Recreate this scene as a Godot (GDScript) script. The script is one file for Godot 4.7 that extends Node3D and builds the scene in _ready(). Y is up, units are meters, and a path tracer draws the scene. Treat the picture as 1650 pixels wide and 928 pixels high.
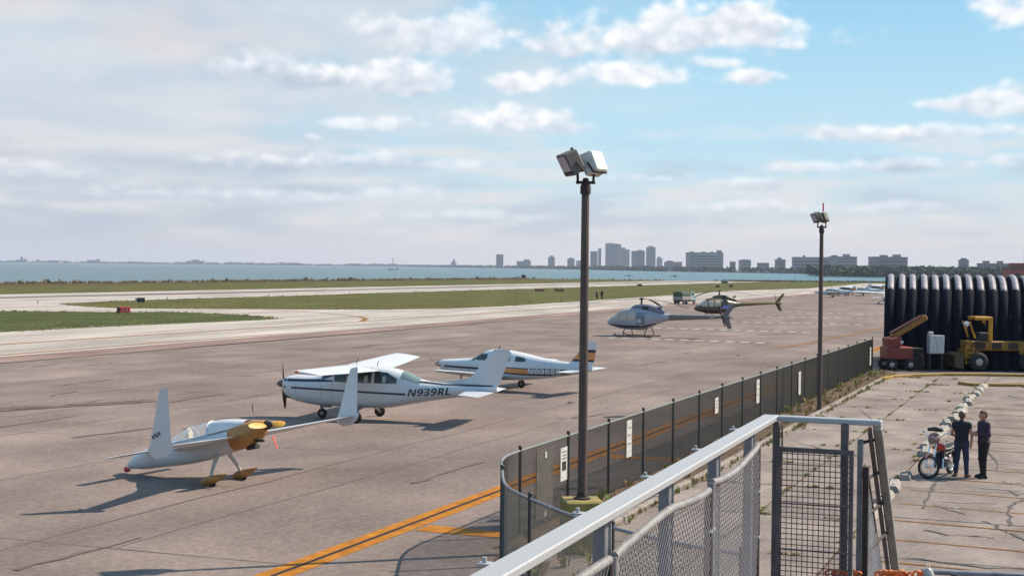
extends Node3D

# Lakefront airfield seen from a raised stair landing: apron with parked light aircraft, fence, parking lot, lake and far skyline.
const TH := 0.371755   # the runway runs 21.3 degrees to the right of the camera's heading
const WATER_Y := -1.6

var rng := RandomNumberGenerator.new()
var used := {}
var M := {}
var tex := {}


# ---------------------------------------------------------------- mesh builder
class MB:
	var V := PackedVector3Array()
	var N := PackedVector3Array()

	# verts + triangle list; crease in degrees; closed meshes are turned outwards, open ones towards hint
	func add(vs: PackedVector3Array, ix: PackedInt32Array, crease := 40.0, closed := true, hint := Vector3.UP):
		var nf := ix.size() / 3
		var fn := PackedVector3Array()
		fn.resize(nf)
		var flip := false
		if closed:
			var vol := 0.0
			for f in nf:
				vol += vs[ix[f * 3]].dot(vs[ix[f * 3 + 1]].cross(vs[ix[f * 3 + 2]]))
			flip = vol > 0.0
		else:
			var sum := Vector3.ZERO
			for f in nf:
				sum += (vs[ix[f * 3 + 1]] - vs[ix[f * 3]]).cross(vs[ix[f * 3 + 2]] - vs[ix[f * 3]])
			flip = sum.dot(hint) > 0.0
		if flip:
			ix = ix.duplicate()
			for f in nf:
				var t := ix[f * 3 + 1]
				ix[f * 3 + 1] = ix[f * 3 + 2]
				ix[f * 3 + 2] = t
		var near := []
		near.resize(vs.size())
		for f in nf:
			var a := vs[ix[f * 3]]
			fn[f] = -(vs[ix[f * 3 + 1]] - a).cross(vs[ix[f * 3 + 2]] - a)
			for k in 3:
				var w: int = ix[f * 3 + k]
				if near[w] == null:
					near[w] = PackedInt32Array()
				near[w].append(f)
		var least := cos(deg_to_rad(crease))
		var un := PackedVector3Array()
		un.resize(nf)
		for f in nf:
			un[f] = fn[f].normalized()
		for f in nf:
			if fn[f].length_squared() < 1e-18:
				continue
			for k in 3:
				var w: int = ix[f * 3 + k]
				var n := Vector3.ZERO
				for g in near[w]:
					if un[g].dot(un[f]) >= least:
						n += fn[g]
				V.append(vs[w])
				N.append(n.normalized())

	func tri(a: Vector3, b: Vector3, c: Vector3, hint: Vector3):
		var n := (b - a).cross(c - a).normalized()
		if n.dot(hint) > 0.0:
			V.append_array([a, c, b])
		else:
			V.append_array([a, b, c])
			n = -n
		N.append_array([n, n, n])

	func quad(a, b, c, d, hint: Vector3):
		tri(a, b, c, hint)
		tri(a, c, d, hint)

	func box(c: Vector3, s: Vector3, b := Basis(), ch := 0.0):
		if ch <= 0.0:
			ch = minf(minf(s.x, s.y), s.z) * 0.08
		var h := s * 0.5
		var vs := PackedVector3Array()
		for i in 8:
			var g := Vector3(1 if i & 1 else -1, 1 if i & 2 else -1, 1 if i & 4 else -1)
			for ax in 3:
				var p := Vector3(h.x - ch, h.y - ch, h.z - ch)
				p[ax] = h[ax]
				vs.append(c + b * (p * g))
		var ix := PackedInt32Array()
		for ax in 3:
			var o1 := (ax + 1) % 3
			var o2 := (ax + 2) % 3
			for s1 in 2:
				var q := []
				for m in [[0, 0], [1, 0], [1, 1], [0, 1]]:
					var i: int = (s1 << ax) | (m[0] << o1) | (m[1] << o2)
					q.append(i * 3 + ax)
				ix.append_array([q[0], q[1], q[2], q[0], q[2], q[3]])
			# edges running along ax, between the faces of o1 and o2
			for m in [[0, 0], [1, 0], [1, 1], [0, 1]]:
				var i0: int = (m[0] << o1) | (m[1] << o2)
				var i1: int = i0 | (1 << ax)
				ix.append_array([i0 * 3 + o1, i1 * 3 + o1, i1 * 3 + o2, i0 * 3 + o1, i1 * 3 + o2, i0 * 3 + o2])
		for i in 8:
			ix.append_array([i * 3, i * 3 + 1, i * 3 + 2])
		for f in ix.size() / 3:
			var a := vs[ix[f * 3]]
			var n := (vs[ix[f * 3 + 1]] - a).cross(vs[ix[f * 3 + 2]] - a)
			var mid := (a + vs[ix[f * 3 + 1]] + vs[ix[f * 3 + 2]]) / 3.0 - c
			if n.dot(mid) > 0.0:
				var t := ix[f * 3 + 1]
				ix[f * 3 + 1] = ix[f * 3 + 2]
				ix[f * 3 + 2] = t
		add(vs, ix, 30.0, true)

	func loft(rings: Array, cap0 := true, cap1 := true, crease := 40.0, around := true):
		var n: int = rings[0].size()
		var vs := PackedVector3Array()
		for r in rings:
			vs.append_array(r)
		var ix := PackedInt32Array()
		for i in rings.size() - 1:
			for j in (n if around else n - 1):
				var a := i * n + j
				var b := i * n + (j + 1) % n
				ix.append_array([a, b, b + n, a, b + n, a + n])
		for e in [[cap0, 0, rings[0]], [cap1, (rings.size() - 1) * n, rings[-1]]]:
			if e[0]:
				var mid := Vector3.ZERO
				for p in e[2]:
					mid += p
				vs.append(mid / n)
				for j in n:
					if e[1] == 0:
						ix.append_array([e[1] + (j + 1) % n, e[1] + j, vs.size() - 1])
					else:
						ix.append_array([e[1] + j, e[1] + (j + 1) % n, vs.size() - 1])
		add(vs, ix, crease, true)

	func tube(pts: Array, rad, sides := 8, cap := true, crease := 50.0):
		var rings := []
		var prev := Vector3.ZERO
		for i in pts.size():
			var t: Vector3 = (pts[min(i + 1, pts.size() - 1)] - pts[max(i - 1, 0)]).normalized()
			var up := prev
			if i == 0:
				up = Vector3.UP if absf(t.y) < 0.9 else Vector3.RIGHT
			var x := t.cross(up).normalized()
			up = x.cross(t).normalized()
			prev = up
			var r: float = rad[i] if rad is Array else rad
			var ring := PackedVector3Array()
			for j in sides:
				var a := TAU * j / sides
				ring.append(pts[i] + (x * cos(a) + up * sin(a)) * r)
			rings.append(ring)
		loft(rings, cap, cap, crease)

	# thin straight wire, three sides
	func wire(a: Vector3, b: Vector3, r: float):
		var t := (b - a).normalized()
		var x := t.cross(Vector3.UP if absf(t.y) < 0.9 else Vector3.RIGHT).normalized()
		var y := x.cross(t)
		for j in 3:
			var o0 := x * cos(TAU * j / 3) + y * sin(TAU * j / 3)
			var o1 := x * cos(TAU * (j + 1) / 3) + y * sin(TAU * (j + 1) / 3)
			var p := [a + o0 * r, b + o0 * r, b + o1 * r, a + o1 * r]
			var no := [o0, o0, o1, o1]
			var n := (p[1] - p[0] as Vector3).cross(p[2] - p[0])
			var order := [0, 1, 2, 0, 2, 3] if n.dot(o0 + o1) < 0.0 else [0, 2, 1, 0, 3, 2]
			for k in order:
				V.append(p[k])
				N.append(no[k])

	func ball(c: Vector3, r: Vector3, n := 10, b := Basis()):
		var rings := []
		for i in range(1, n):
			var a := PI * i / n
			var ring := PackedVector3Array()
			for j in n * 2:
				var f := TAU * j / (n * 2)
				ring.append(c + b * Vector3(r.x * sin(a) * cos(f), r.y * cos(a), r.z * sin(a) * sin(f)))
			rings.append(ring)
		loft(rings, true, true, 80.0)

	# outline in a plane (x along bx, y along by) given depth along bz
	func extrude(poly: PackedVector2Array, depth: float, t := Transform3D()):
		var n := poly.size()
		var vs := PackedVector3Array()
		for z in [-depth / 2, depth / 2]:
			for p in poly:
				vs.append(t * Vector3(p.x, p.y, z))
		var ix := PackedInt32Array()
		var tr := Geometry2D.triangulate_polygon(poly)
		for k in tr.size() / 3:
			ix.append_array([tr[k * 3], tr[k * 3 + 1], tr[k * 3 + 2]])
			ix.append_array([tr[k * 3] + n, tr[k * 3 + 2] + n, tr[k * 3 + 1] + n])
		# walls turned to agree with the caps
		var area := 0.0
		for k in tr.size() / 3:
			area += (poly[tr[k * 3 + 1]] - poly[tr[k * 3]]).cross(poly[tr[k * 3 + 2]] - poly[tr[k * 3]])
		var parea := 0.0
		for i in n:
			parea += poly[i].cross(poly[(i + 1) % n])
		var same := area * parea > 0.0
		for i in n:
			var j := (i + 1) % n
			if same:
				ix.append_array([j, i, i + n, j, i + n, j + n])
			else:
				ix.append_array([i, j, j + n, i, j + n, i + n])
		add(vs, ix, 30.0, true)

	func lathe(prof: Array, axis: Transform3D, sides := 16, crease := 40.0, closed_profile := false):
		var rings := []
		for p in prof:
			var ring := PackedVector3Array()
			for j in sides:
				var a := TAU * j / sides
				ring.append(axis * Vector3(cos(a) * p.x, p.y, sin(a) * p.x))
			rings.append(ring)
		if closed_profile:
			rings.append(rings[0])
		loft(rings, not closed_profile, not closed_profile, crease)

	func mesh() -> ArrayMesh:
		var arr := []
		arr.resize(Mesh.ARRAY_MAX)
		arr[Mesh.ARRAY_VERTEX] = V
		arr[Mesh.ARRAY_NORMAL] = N
		var m := ArrayMesh.new()
		m.add_surface_from_arrays(Mesh.PRIMITIVE_TRIANGLES, arr)
		return m


# smooth-section body whose section changes along x: rows of [x, y centre, half width, up, down, roundness]
class Fus:
	var s: Array

	func _init(rows: Array):
		s = rows

	func par(x: float) -> Array:
		var i := 0
		while i < s.size() - 2 and x > s[i + 1][0]:
			i += 1
		var a = s[i]
		var b = s[i + 1]
		var p = s[max(i - 1, 0)]
		var q = s[min(i + 2, s.size() - 1)]
		var w: float = clampf((x - a[0]) / (b[0] - a[0]), 0.0, 1.0)
		var out := []
		for k in range(1, 6):
			var m0: float = 0.0 if i == 0 else (b[k] - p[k]) / (b[0] - p[0])
			var m1: float = 0.0 if i + 2 >= s.size() else (q[k] - a[k]) / (q[0] - a[0])
			if i == 0:
				m0 = (b[k] - a[k]) / (b[0] - a[0])
			if i + 2 >= s.size():
				m1 = (b[k] - a[k]) / (b[0] - a[0])
			var h: float = b[0] - a[0]
			var w2 := w * w
			var w3 := w2 * w
			out.append((2 * w3 - 3 * w2 + 1) * a[k] + (w3 - 2 * w2 + w) * h * m0 + (3 * w2 - 2 * w3) * b[k] + (w3 - w2) * h * m1)
		return out

	# angle 0 at the top, positive towards +z
	func point(x: float, ang: float, off := 0.0) -> Vector3:
		var p := par(x)
		var c := cos(ang)
		var sn := sin(ang)
		var e: float = 2.0 / p[4]
		var z: float = (p[1] + off) * signf(sn) * pow(absf(sn), e)
		var up: float = (p[2] if c > 0 else p[3]) + off
		return Vector3(x, p[0] + up * signf(c) * pow(absf(c), e), z)

	func side(x: float, y: float, sgn: float, off := 0.0) -> Vector3:
		var p := par(x)
		var d: float = y - p[0]
		var t := clampf(absf(d) / (p[2] if d > 0 else p[3]), 0.0, 0.995)
		return Vector3(x, y, sgn * (p[1] * pow(1.0 - pow(t, p[4]), 1.0 / p[4]) + off))

	func body(mb: MB, x0: float, x1: float, n := 26, m := 20, crease := 60.0):
		var rings := []
		for i in n + 1:
			var x := lerpf(x0, x1, float(i) / n)
			var ring := PackedVector3Array()
			for j in m:
				ring.append(point(x, TAU * j / m))
			rings.append(ring)
		mb.loft(rings, true, true, crease)

	# strip on the flank between two heights given as [[x, low, high], ...]
	func flank(mb: MB, rows: Array, sgn: float, off := 0.006, ny := 4, sub := 4):
		var vs := PackedVector3Array()
		var cols := 0
		for i in rows.size() - 1:
			for k in sub + (1 if i == rows.size() - 2 else 0):
				var w := float(k) / sub
				var x := lerpf(rows[i][0], rows[i + 1][0], w)
				var lo := lerpf(rows[i][1], rows[i + 1][1], w)
				var hi := lerpf(rows[i][2], rows[i + 1][2], w)
				for j in ny + 1:
					vs.append(side(x, lerpf(lo, hi, float(j) / ny), sgn, off))
				cols += 1
		_grid(mb, vs, cols, ny + 1, Vector3(0, 0, sgn))

	# patch between two angles
	func wrap(mb: MB, x0: float, x1: float, a0: float, a1: float, off := 0.006, nx := 6, na := 8, hint := Vector3.UP):
		var vs := PackedVector3Array()
		for i in nx + 1:
			for j in na + 1:
				vs.append(point(lerpf(x0, x1, float(i) / nx), lerpf(a0, a1, float(j) / na), off))
		_grid(mb, vs, nx + 1, na + 1, hint)

	func _grid(mb: MB, vs: PackedVector3Array, c: int, r: int, hint: Vector3):
		var ix := PackedInt32Array()
		for i in c - 1:
			for j in r - 1:
				var a := i * r + j
				ix.append_array([a, a + 1, a + r + 1, a, a + r + 1, a + r])
		mb.add(vs, ix, 60.0, false, hint)


# ---------------------------------------------------------------- naming and tagging
func numbered(called: String) -> String:
	var n: int = used.get(called, 0)
	used[called] = n + 1
	return called if n == 0 else "%s_%03d" % [called, n]


func tag(o: Node, label := "", category := "", group := "", kind := ""):
	if label:
		o.set_meta("label", label)
	if category:
		o.set_meta("category", category)
	if group:
		o.set_meta("group", group)
	if kind:
		o.set_meta("kind", kind)
	return o


func thing(called: String, label: String, category: String, group := "", at := Vector3.ZERO, turn := 0.0) -> Node3D:
	var o := Node3D.new()
	o.name = numbered(called)
	add_child(o)
	o.position = at
	o.rotation.y = turn
	tag(o, label, category, group)
	return o


func put(called: String, mb: MB, m: Material, parent: Node = null, kind := "") -> MeshInstance3D:
	return put_mesh(called, mb.mesh(), m, parent, kind)


func put_mesh(called: String, me: Mesh, m: Material, parent: Node = null, kind := "") -> MeshInstance3D:
	var o := MeshInstance3D.new()
	o.mesh = me
	o.material_override = m
	if parent == null:
		o.name = numbered(called)
		add_child(o)
	else:
		var names: Dictionary = parent.get_meta("_names", {})
		var n: int = names.get(called, 0)
		names[called] = n + 1
		parent.set_meta("_names", names)
		o.name = called if n == 0 else "%s_%03d" % [called, n]
		parent.add_child(o, true)
	if kind:
		o.set_meta("kind", kind)
	return o


func copy(o: Node3D, called: String, label: String, at: Vector3, turn: float) -> Node3D:
	var c: Node3D = o.duplicate()
	c.name = numbered(called)
	add_child(c)
	c.position = at
	c.rotation = Vector3(0, turn, 0)
	c.set_meta("label", label)
	return c


# a point of the field: u metres along the runway's heading, v metres to its left, y up
func F(u: float, v: float, y := 0.0) -> Vector3:
	return Vector3(u * sin(TH) - v * cos(TH), y, -(u * cos(TH) + v * sin(TH)))


# the same in the turned frame of a node with rotation.y = -TH
func L(u: float, v: float, y := 0.0) -> Vector3:
	return Vector3(-v, y, -u)


func sheet(mb: MB, poly: Array, y: float):
	var p := PackedVector2Array()
	for q in poly:
		p.append(Vector2(q[0], q[1]))
	var tr := Geometry2D.triangulate_polygon(p)
	for k in tr.size() / 3:
		mb.tri(L(p[tr[k * 3]].x, p[tr[k * 3]].y, y), L(p[tr[k * 3 + 1]].x, p[tr[k * 3 + 1]].y, y), L(p[tr[k * 3 + 2]].x, p[tr[k * 3 + 2]].y, y), Vector3.UP)


func strip(mb: MB, pts: Array, w: float, y: float, jitter := 0.0):
	var left := []
	var right := []
	for i in pts.size():
		var a = pts[max(i - 1, 0)]
		var b = pts[min(i + 1, pts.size() - 1)]
		var t := Vector2(b[0] - a[0], b[1] - a[1]).normalized()
		var n := Vector2(-t.y, t.x)
		var hw := w * 0.5 * (1.0 + jitter * rng.randf_range(-1, 1))
		left.append([pts[i][0] + n.x * hw, pts[i][1] + n.y * hw])
		right.append([pts[i][0] - n.x * hw, pts[i][1] - n.y * hw])
	for i in pts.size() - 1:
		mb.quad(L(left[i][0], left[i][1], y), L(left[i + 1][0], left[i + 1][1], y), L(right[i + 1][0], right[i + 1][1], y), L(right[i][0], right[i][1], y), Vector3.UP)


func wander(a: Array, b: Array, n: int, amp: float) -> Array:
	var out := []
	for i in n + 1:
		var w := float(i) / n
		var e := 0.0 if i == 0 or i == n else amp
		out.append([lerpf(a[0], b[0], w) + rng.randf_range(-e, e), lerpf(a[1], b[1], w) + rng.randf_range(-e, e)])
	return out


func ground(called: String, mb: MB, m: Material, kind := "structure") -> MeshInstance3D:
	var o := put(called, mb, m, null, kind)
	o.rotation.y = -TH
	return o


# ---------------------------------------------------------------- materials
func noise_tex(seed_: int, freq: float, lo: float, hi: float, octaves := 4, size := 512, type := FastNoiseLite.TYPE_SIMPLEX_SMOOTH, normal := false, strength := 4.0) -> NoiseTexture2D:
	var n := FastNoiseLite.new()
	n.seed = seed_
	n.noise_type = type
	n.frequency = freq
	n.fractal_octaves = octaves
	var t := NoiseTexture2D.new()
	t.width = size
	t.height = size
	t.seamless = true
	t.noise = n
	if normal:
		t.as_normal_map = true
		t.bump_strength = strength
	else:
		var g := Gradient.new()
		g.set_color(0, Color(lo, lo, lo))
		g.set_color(1, Color(hi, hi, hi))
		t.color_ramp = g
	return t


func mat(c: Color, rough := 0.7, grain := "", scale := Vector3.ONE, blotch := "", bscale := Vector3.ONE, metal := 0.0, world := true) -> StandardMaterial3D:
	var m := StandardMaterial3D.new()
	m.albedo_color = Color(c.r, c.g, c.b).linear_to_srgb()
	m.roughness = rough
	m.metallic = metal
	if grain:
		m.albedo_texture = tex[grain]
		m.uv1_triplanar = true
		m.uv1_world_triplanar = world
		m.uv1_scale = scale
	if blotch:
		m.detail_enabled = true
		m.detail_albedo = tex[blotch]
		m.detail_blend_mode = BaseMaterial3D.BLEND_MODE_MUL
		m.detail_uv_layer = BaseMaterial3D.DETAIL_UV_2
		m.uv2_triplanar = true
		m.uv2_world_triplanar = world
		m.uv2_scale = bscale
	return m


func C(r: float, g: float, b: float) -> Color:
	return Color(r, g, b)


func make_materials():
	tex.fine = noise_tex(1, 0.08, 0.62, 1.0, 3)
	tex.soft = noise_tex(2, 0.012, 0.74, 1.0, 5)
	tex.blot = noise_tex(3, 0.008, 0.74, 1.0, 6)
	tex.cell = noise_tex(4, 0.05, 0.5, 1.0, 3, 512, FastNoiseLite.TYPE_CELLULAR)
	tex.grass = noise_tex(5, 0.03, 0.35, 1.0, 6)
	tex.wave = noise_tex(6, 0.02, 0, 1, 5, 512, FastNoiseLite.TYPE_SIMPLEX_SMOOTH, true, 6.0)
	tex.mott = noise_tex(8, 0.02, 0.79, 1.0, 6, 1024)
	tex.mott.noise.fractal_gain = 0.68
	tex.blot.noise.fractal_gain = 0.6
	tex.bump = noise_tex(7, 0.1, 0.0, 1.0, 4)
	var gs := Vector3(0.7, 0.7, 0.7)
	# pavements: x is across, z along the runway in the sheets' own axes
	for k in 4:
		var f: float = [1.0, 0.96, 1.04, 0.98][k]
		M["apron%d" % k] = mat(C(0.345, 0.268, 0.236) * f, 0.85, "mott", Vector3(0.21, 0.21, 0.15), "blot", Vector3(0.033, 0.033, 0.02), 0.0, false)
		M["apron%d" % k].uv1_offset = Vector3(0.13 * k, 0, 0.37 * k)
		M["apron%d" % k].heightmap_enabled = true
		M["apron%d" % k].heightmap_texture = tex.bump
		M["apron%d" % k].heightmap_scale = 0.6
	M.concrete = mat(C(0.80, 0.70, 0.62), 0.85, "fine", Vector3(0.5, 0.5, 0.3), "soft", Vector3(0.03, 0.03, 0.006), 0.0, false)
	M.shoulder = mat(C(0.50, 0.35, 0.30), 0.9, "fine", Vector3(0.5, 0.5, 0.3), "soft", Vector3(0.05, 0.05, 0.01), 0.0, false)
	M.tar = mat(C(0.035, 0.03, 0.03), 0.7, "fine", gs)
	M.tar_faint = mat(C(0.21, 0.16, 0.148), 0.85, "fine", gs)
	M.orange = mat(C(0.80, 0.30, 0.035), 0.6, "fine", Vector3(1.6, 1.6, 1.6), "soft", Vector3(0.3, 0.3, 0.3))
	M.orange_worn = mat(C(0.58, 0.28, 0.10), 0.7, "cell", Vector3(1.2, 1.2, 1.2), "blot", Vector3(0.35, 0.35, 0.35))
	M.white_line = mat(C(0.78, 0.75, 0.72), 0.7, "fine", gs)
	M.black_line = mat(C(0.05, 0.045, 0.045), 0.7, "fine", gs)
	M.grass = mat(C(0.27, 0.26, 0.085), 0.95, "grass", Vector3(0.12, 0.12, 0.12), "blot", Vector3(0.02, 0.02, 0.02))
	M.grass_green = mat(C(0.19, 0.22, 0.075), 0.95, "grass", Vector3(0.14, 0.14, 0.14), "blot", Vector3(0.025, 0.025, 0.025))
	M.grass_dry = mat(C(0.27, 0.19, 0.10), 0.95, "grass", Vector3(0.12, 0.12, 0.12), "blot", Vector3(0.03, 0.03, 0.03))
	M.dirt = mat(C(0.34, 0.23, 0.16), 0.95, "grass", Vector3(0.8, 0.8, 0.8), "blot", Vector3(0.15, 0.15, 0.15))
	for k in 4:
		var f: float = [1.0, 0.92, 1.06, 0.97][k]
		M["slab%d" % k] = mat(C(0.41, 0.335, 0.295) * f, 0.85, "mott", Vector3(0.3, 0.3, 0.3), "blot", Vector3(0.11, 0.11, 0.06), 0.0, false)
		M["slab%d" % k].uv2_offset = Vector3(0.31 * k, 0, 0.17 * k)
	for k in M:
		M[k].metallic_specular = 0.28 if k == "lake" else 0.15
	M.kerb = mat(C(0.52, 0.43, 0.37), 0.85, "fine", gs, "soft", Vector3(0.3, 0.3, 0.3))
	M.kerb_yellow = mat(C(0.62, 0.36, 0.06), 0.7, "fine", gs, "blot", Vector3(0.4, 0.4, 0.4))
	M.block = mat(C(0.74, 0.66, 0.58), 0.9, "cell", Vector3(1.5, 1.5, 1.5), "blot", Vector3(0.5, 0.5, 0.5))
	M.lake = mat(C(0.04, 0.10, 0.118), 0.3)
	M.lake.metallic_specular = 0.28
	M.lake.normal_enabled = true
	M.lake.normal_texture = tex.wave
	M.lake.normal_scale = 0.55
	M.lake.uv1_triplanar = true
	M.lake.uv1_world_triplanar = true
	M.lake.uv1_scale = Vector3(0.03, 0.03, 0.012)
	M.white = mat(C(0.54, 0.54, 0.55), 0.35)
	M.white.clearcoat_enabled = true
	M.white.clearcoat = 0.4
	M.white.clearcoat_roughness = 0.15
	M.navy = mat(C(0.02, 0.022, 0.035), 0.4)
	M.black = mat(C(0.02, 0.02, 0.022), 0.5, "fine", gs)
	M.rubber = mat(C(0.025, 0.023, 0.023), 0.85, "fine", Vector3(3, 3, 3))
	M.glass_dark = mat(C(0.035, 0.045, 0.045), 0.08)
	M.brown = mat(C(0.50, 0.22, 0.045), 0.4, "soft", Vector3(0.6, 0.6, 0.6), "", Vector3.ONE, 0.0, false)
	M.brown.clearcoat_enabled = true
	M.brown.clearcoat = 0.3
	M.wood = mat(C(0.72, 0.43, 0.10), 0.35, "soft", Vector3(0.5, 3.0, 0.5), "", Vector3.ONE, 0.0, false)
	M.prop = mat(C(0.10, 0.055, 0.04), 0.4)
	M.metal = mat(C(0.42, 0.42, 0.43), 0.4, "soft", Vector3(2, 2, 2), "", Vector3.ONE, 0.8)
	M.rail = mat(C(0.55, 0.55, 0.565), 0.5, "fine", Vector3(2.5, 2.5, 2.5), "", Vector3.ONE, 0.1)
	M.galv = mat(C(0.36, 0.36, 0.40), 0.5, "soft", Vector3(1.2, 1.2, 1.2), "blot", Vector3(0.6, 0.6, 0.6), 0.25)
	M.pipe = mat(C(0.44, 0.41, 0.40), 0.5, "soft", Vector3(2, 2, 2), "blot", Vector3(0.8, 0.8, 0.8), 0.2)
	M.crack = mat(C(0.12, 0.098, 0.09), 0.9, "fine", gs)
	M.bar = mat(C(0.17, 0.13, 0.13), 0.6, "soft", Vector3(1.5, 1.5, 1.5), "blot", Vector3(0.7, 0.7, 0.7))
	M.rust = mat(C(0.085, 0.05, 0.045), 0.75, "cell", Vector3(1.5, 1.5, 1.5), "blot", Vector3(0.7, 0.7, 0.7))
	M.wire = mat(C(0.19, 0.17, 0.175), 0.4, "", gs, "", gs, 0.3)
	M.wire_dark = mat(C(0.075, 0.06, 0.06), 0.6)
	M.fence_wire = mat(C(0.028, 0.032, 0.03), 0.55)
	M.fence_post = mat(C(0.035, 0.035, 0.035), 0.55, "soft", Vector3(1, 1, 1))
	M.fence_rail = mat(C(0.20, 0.23, 0.20), 0.5, "soft", Vector3(1, 1, 1))
	M.sign_white = mat(C(0.62, 0.61, 0.57), 0.5, "soft", Vector3(0.8, 0.8, 0.8))
	M.sign_grey = mat(C(0.13, 0.11, 0.10), 0.6, "soft", Vector3(0.6, 0.6, 0.6), "blot", Vector3(0.4, 0.4, 0.4))
	M.red = mat(C(0.52, 0.035, 0.03), 0.45)
	M.red_dark = mat(C(0.10, 0.02, 0.02), 0.6)
	M.sign_black = mat(C(0.03, 0.027, 0.015), 0.6)
	M.plane_orange = mat(C(0.62, 0.23, 0.055), 0.4)
	M.yellow = mat(C(0.85, 0.40, 0.02), 0.5, "soft", Vector3(0.6, 0.6, 0.6), "blot", Vector3(0.5, 0.5, 0.5))
	M.safety_orange = mat(C(0.70, 0.17, 0.04), 0.55)


# ---------------------------------------------------------------- sky
var fbm := FastNoiseLite.new()
var fine_n := FastNoiseLite.new()
# px of the photograph's frame turned into degrees: azimuth, elevation, half width, half height, strength, shade
var clouds := []


func cl(x: float, y: float, hw: float, hh: float, strength := 1.0, shade := 0.5):
	var k := 0.02438
	clouds.append([(x - 825) * k, (429.5 + (x - 825) * 0.0105 - y) * k, hw * k, hh * k, strength, shade])


func make_clouds():
	cl(1080, 64, 205, 42, 1.0, 0.42)
	cl(1190, 38, 75, 34, 1.0, 0.3)
	cl(935, 72, 90, 22, 0.7, 0.3)
	cl(735, 64, 165, 36, 0.8, 0.42)
	cl(600, 52, 70, 26, 0.8, 0.85)
	cl(620, 132, 115, 27, 0.95, 0.4)
	cl(525, 134, 75, 20, 0.85, 1.0)
	cl(372, 122, 46, 22, 0.8, 1.0)
	cl(425, 114, 34, 18, 0.75, 0.7)
	cl(848, 138, 64, 20, 1.0, 0.3)
	cl(1035, 130, 105, 22, 1.0, 0.25)
	cl(1145, 108, 52, 12, 0.9, 0.3)
	cl(1215, 131, 58, 14, 1.0, 0.25)
	cl(822, 197, 105, 22, 1.0, 0.35)
	cl(905, 208, 50, 12, 0.6, 0.4)
	cl(1270, 85, 26, 8, 0.8, 0.3)
	cl(1620, 56, 100, 58, 1.0, 0.5)
	cl(1605, 186, 80, 27, 0.95, 0.4)
	cl(1482, 180, 26, 7, 0.8, 0.3)
	cl(1378, 224, 80, 13, 0.9, 0.4)
	cl(1512, 226, 100, 14, 0.7, 0.5)
	cl(600, 205, 85, 12, 0.75, 0.4)
	cl(505, 224, 30, 8, 0.7, 0.3)
	cl(560, 258, 110, 14, 0.75, 0.65)
	cl(420, 264, 95, 16, 0.75, 0.8)
	cl(740, 268, 85, 11, 0.7, 0.6)
	cl(1370, 8, 150, 14, 0.85, 0.3)
	cl(1030, 288, 70, 9, 0.6, 0.4)
	cl(1190, 300, 60, 9, 0.6, 0.6)
	cl(1330, 275, 110, 11, 0.55, 0.5)
	cl(1480, 272, 90, 12, 0.6, 0.7)
	cl(1620, 270, 60, 12, 0.6, 0.6)
	cl(90, 285, 90, 14, 0.5, 0.6)
	cl(260, 318, 120, 12, 0.5, 0.7)
	cl(480, 320, 110, 10, 0.55, 0.5)
	cl(640, 312, 90, 10, 0.55, 0.4)
	cl(760, 350, 130, 9, 0.5, 0.4)
	cl(1150, 335, 120, 9, 0.5, 0.4)
	cl(1420, 340, 140, 10, 0.5, 0.5)


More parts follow.
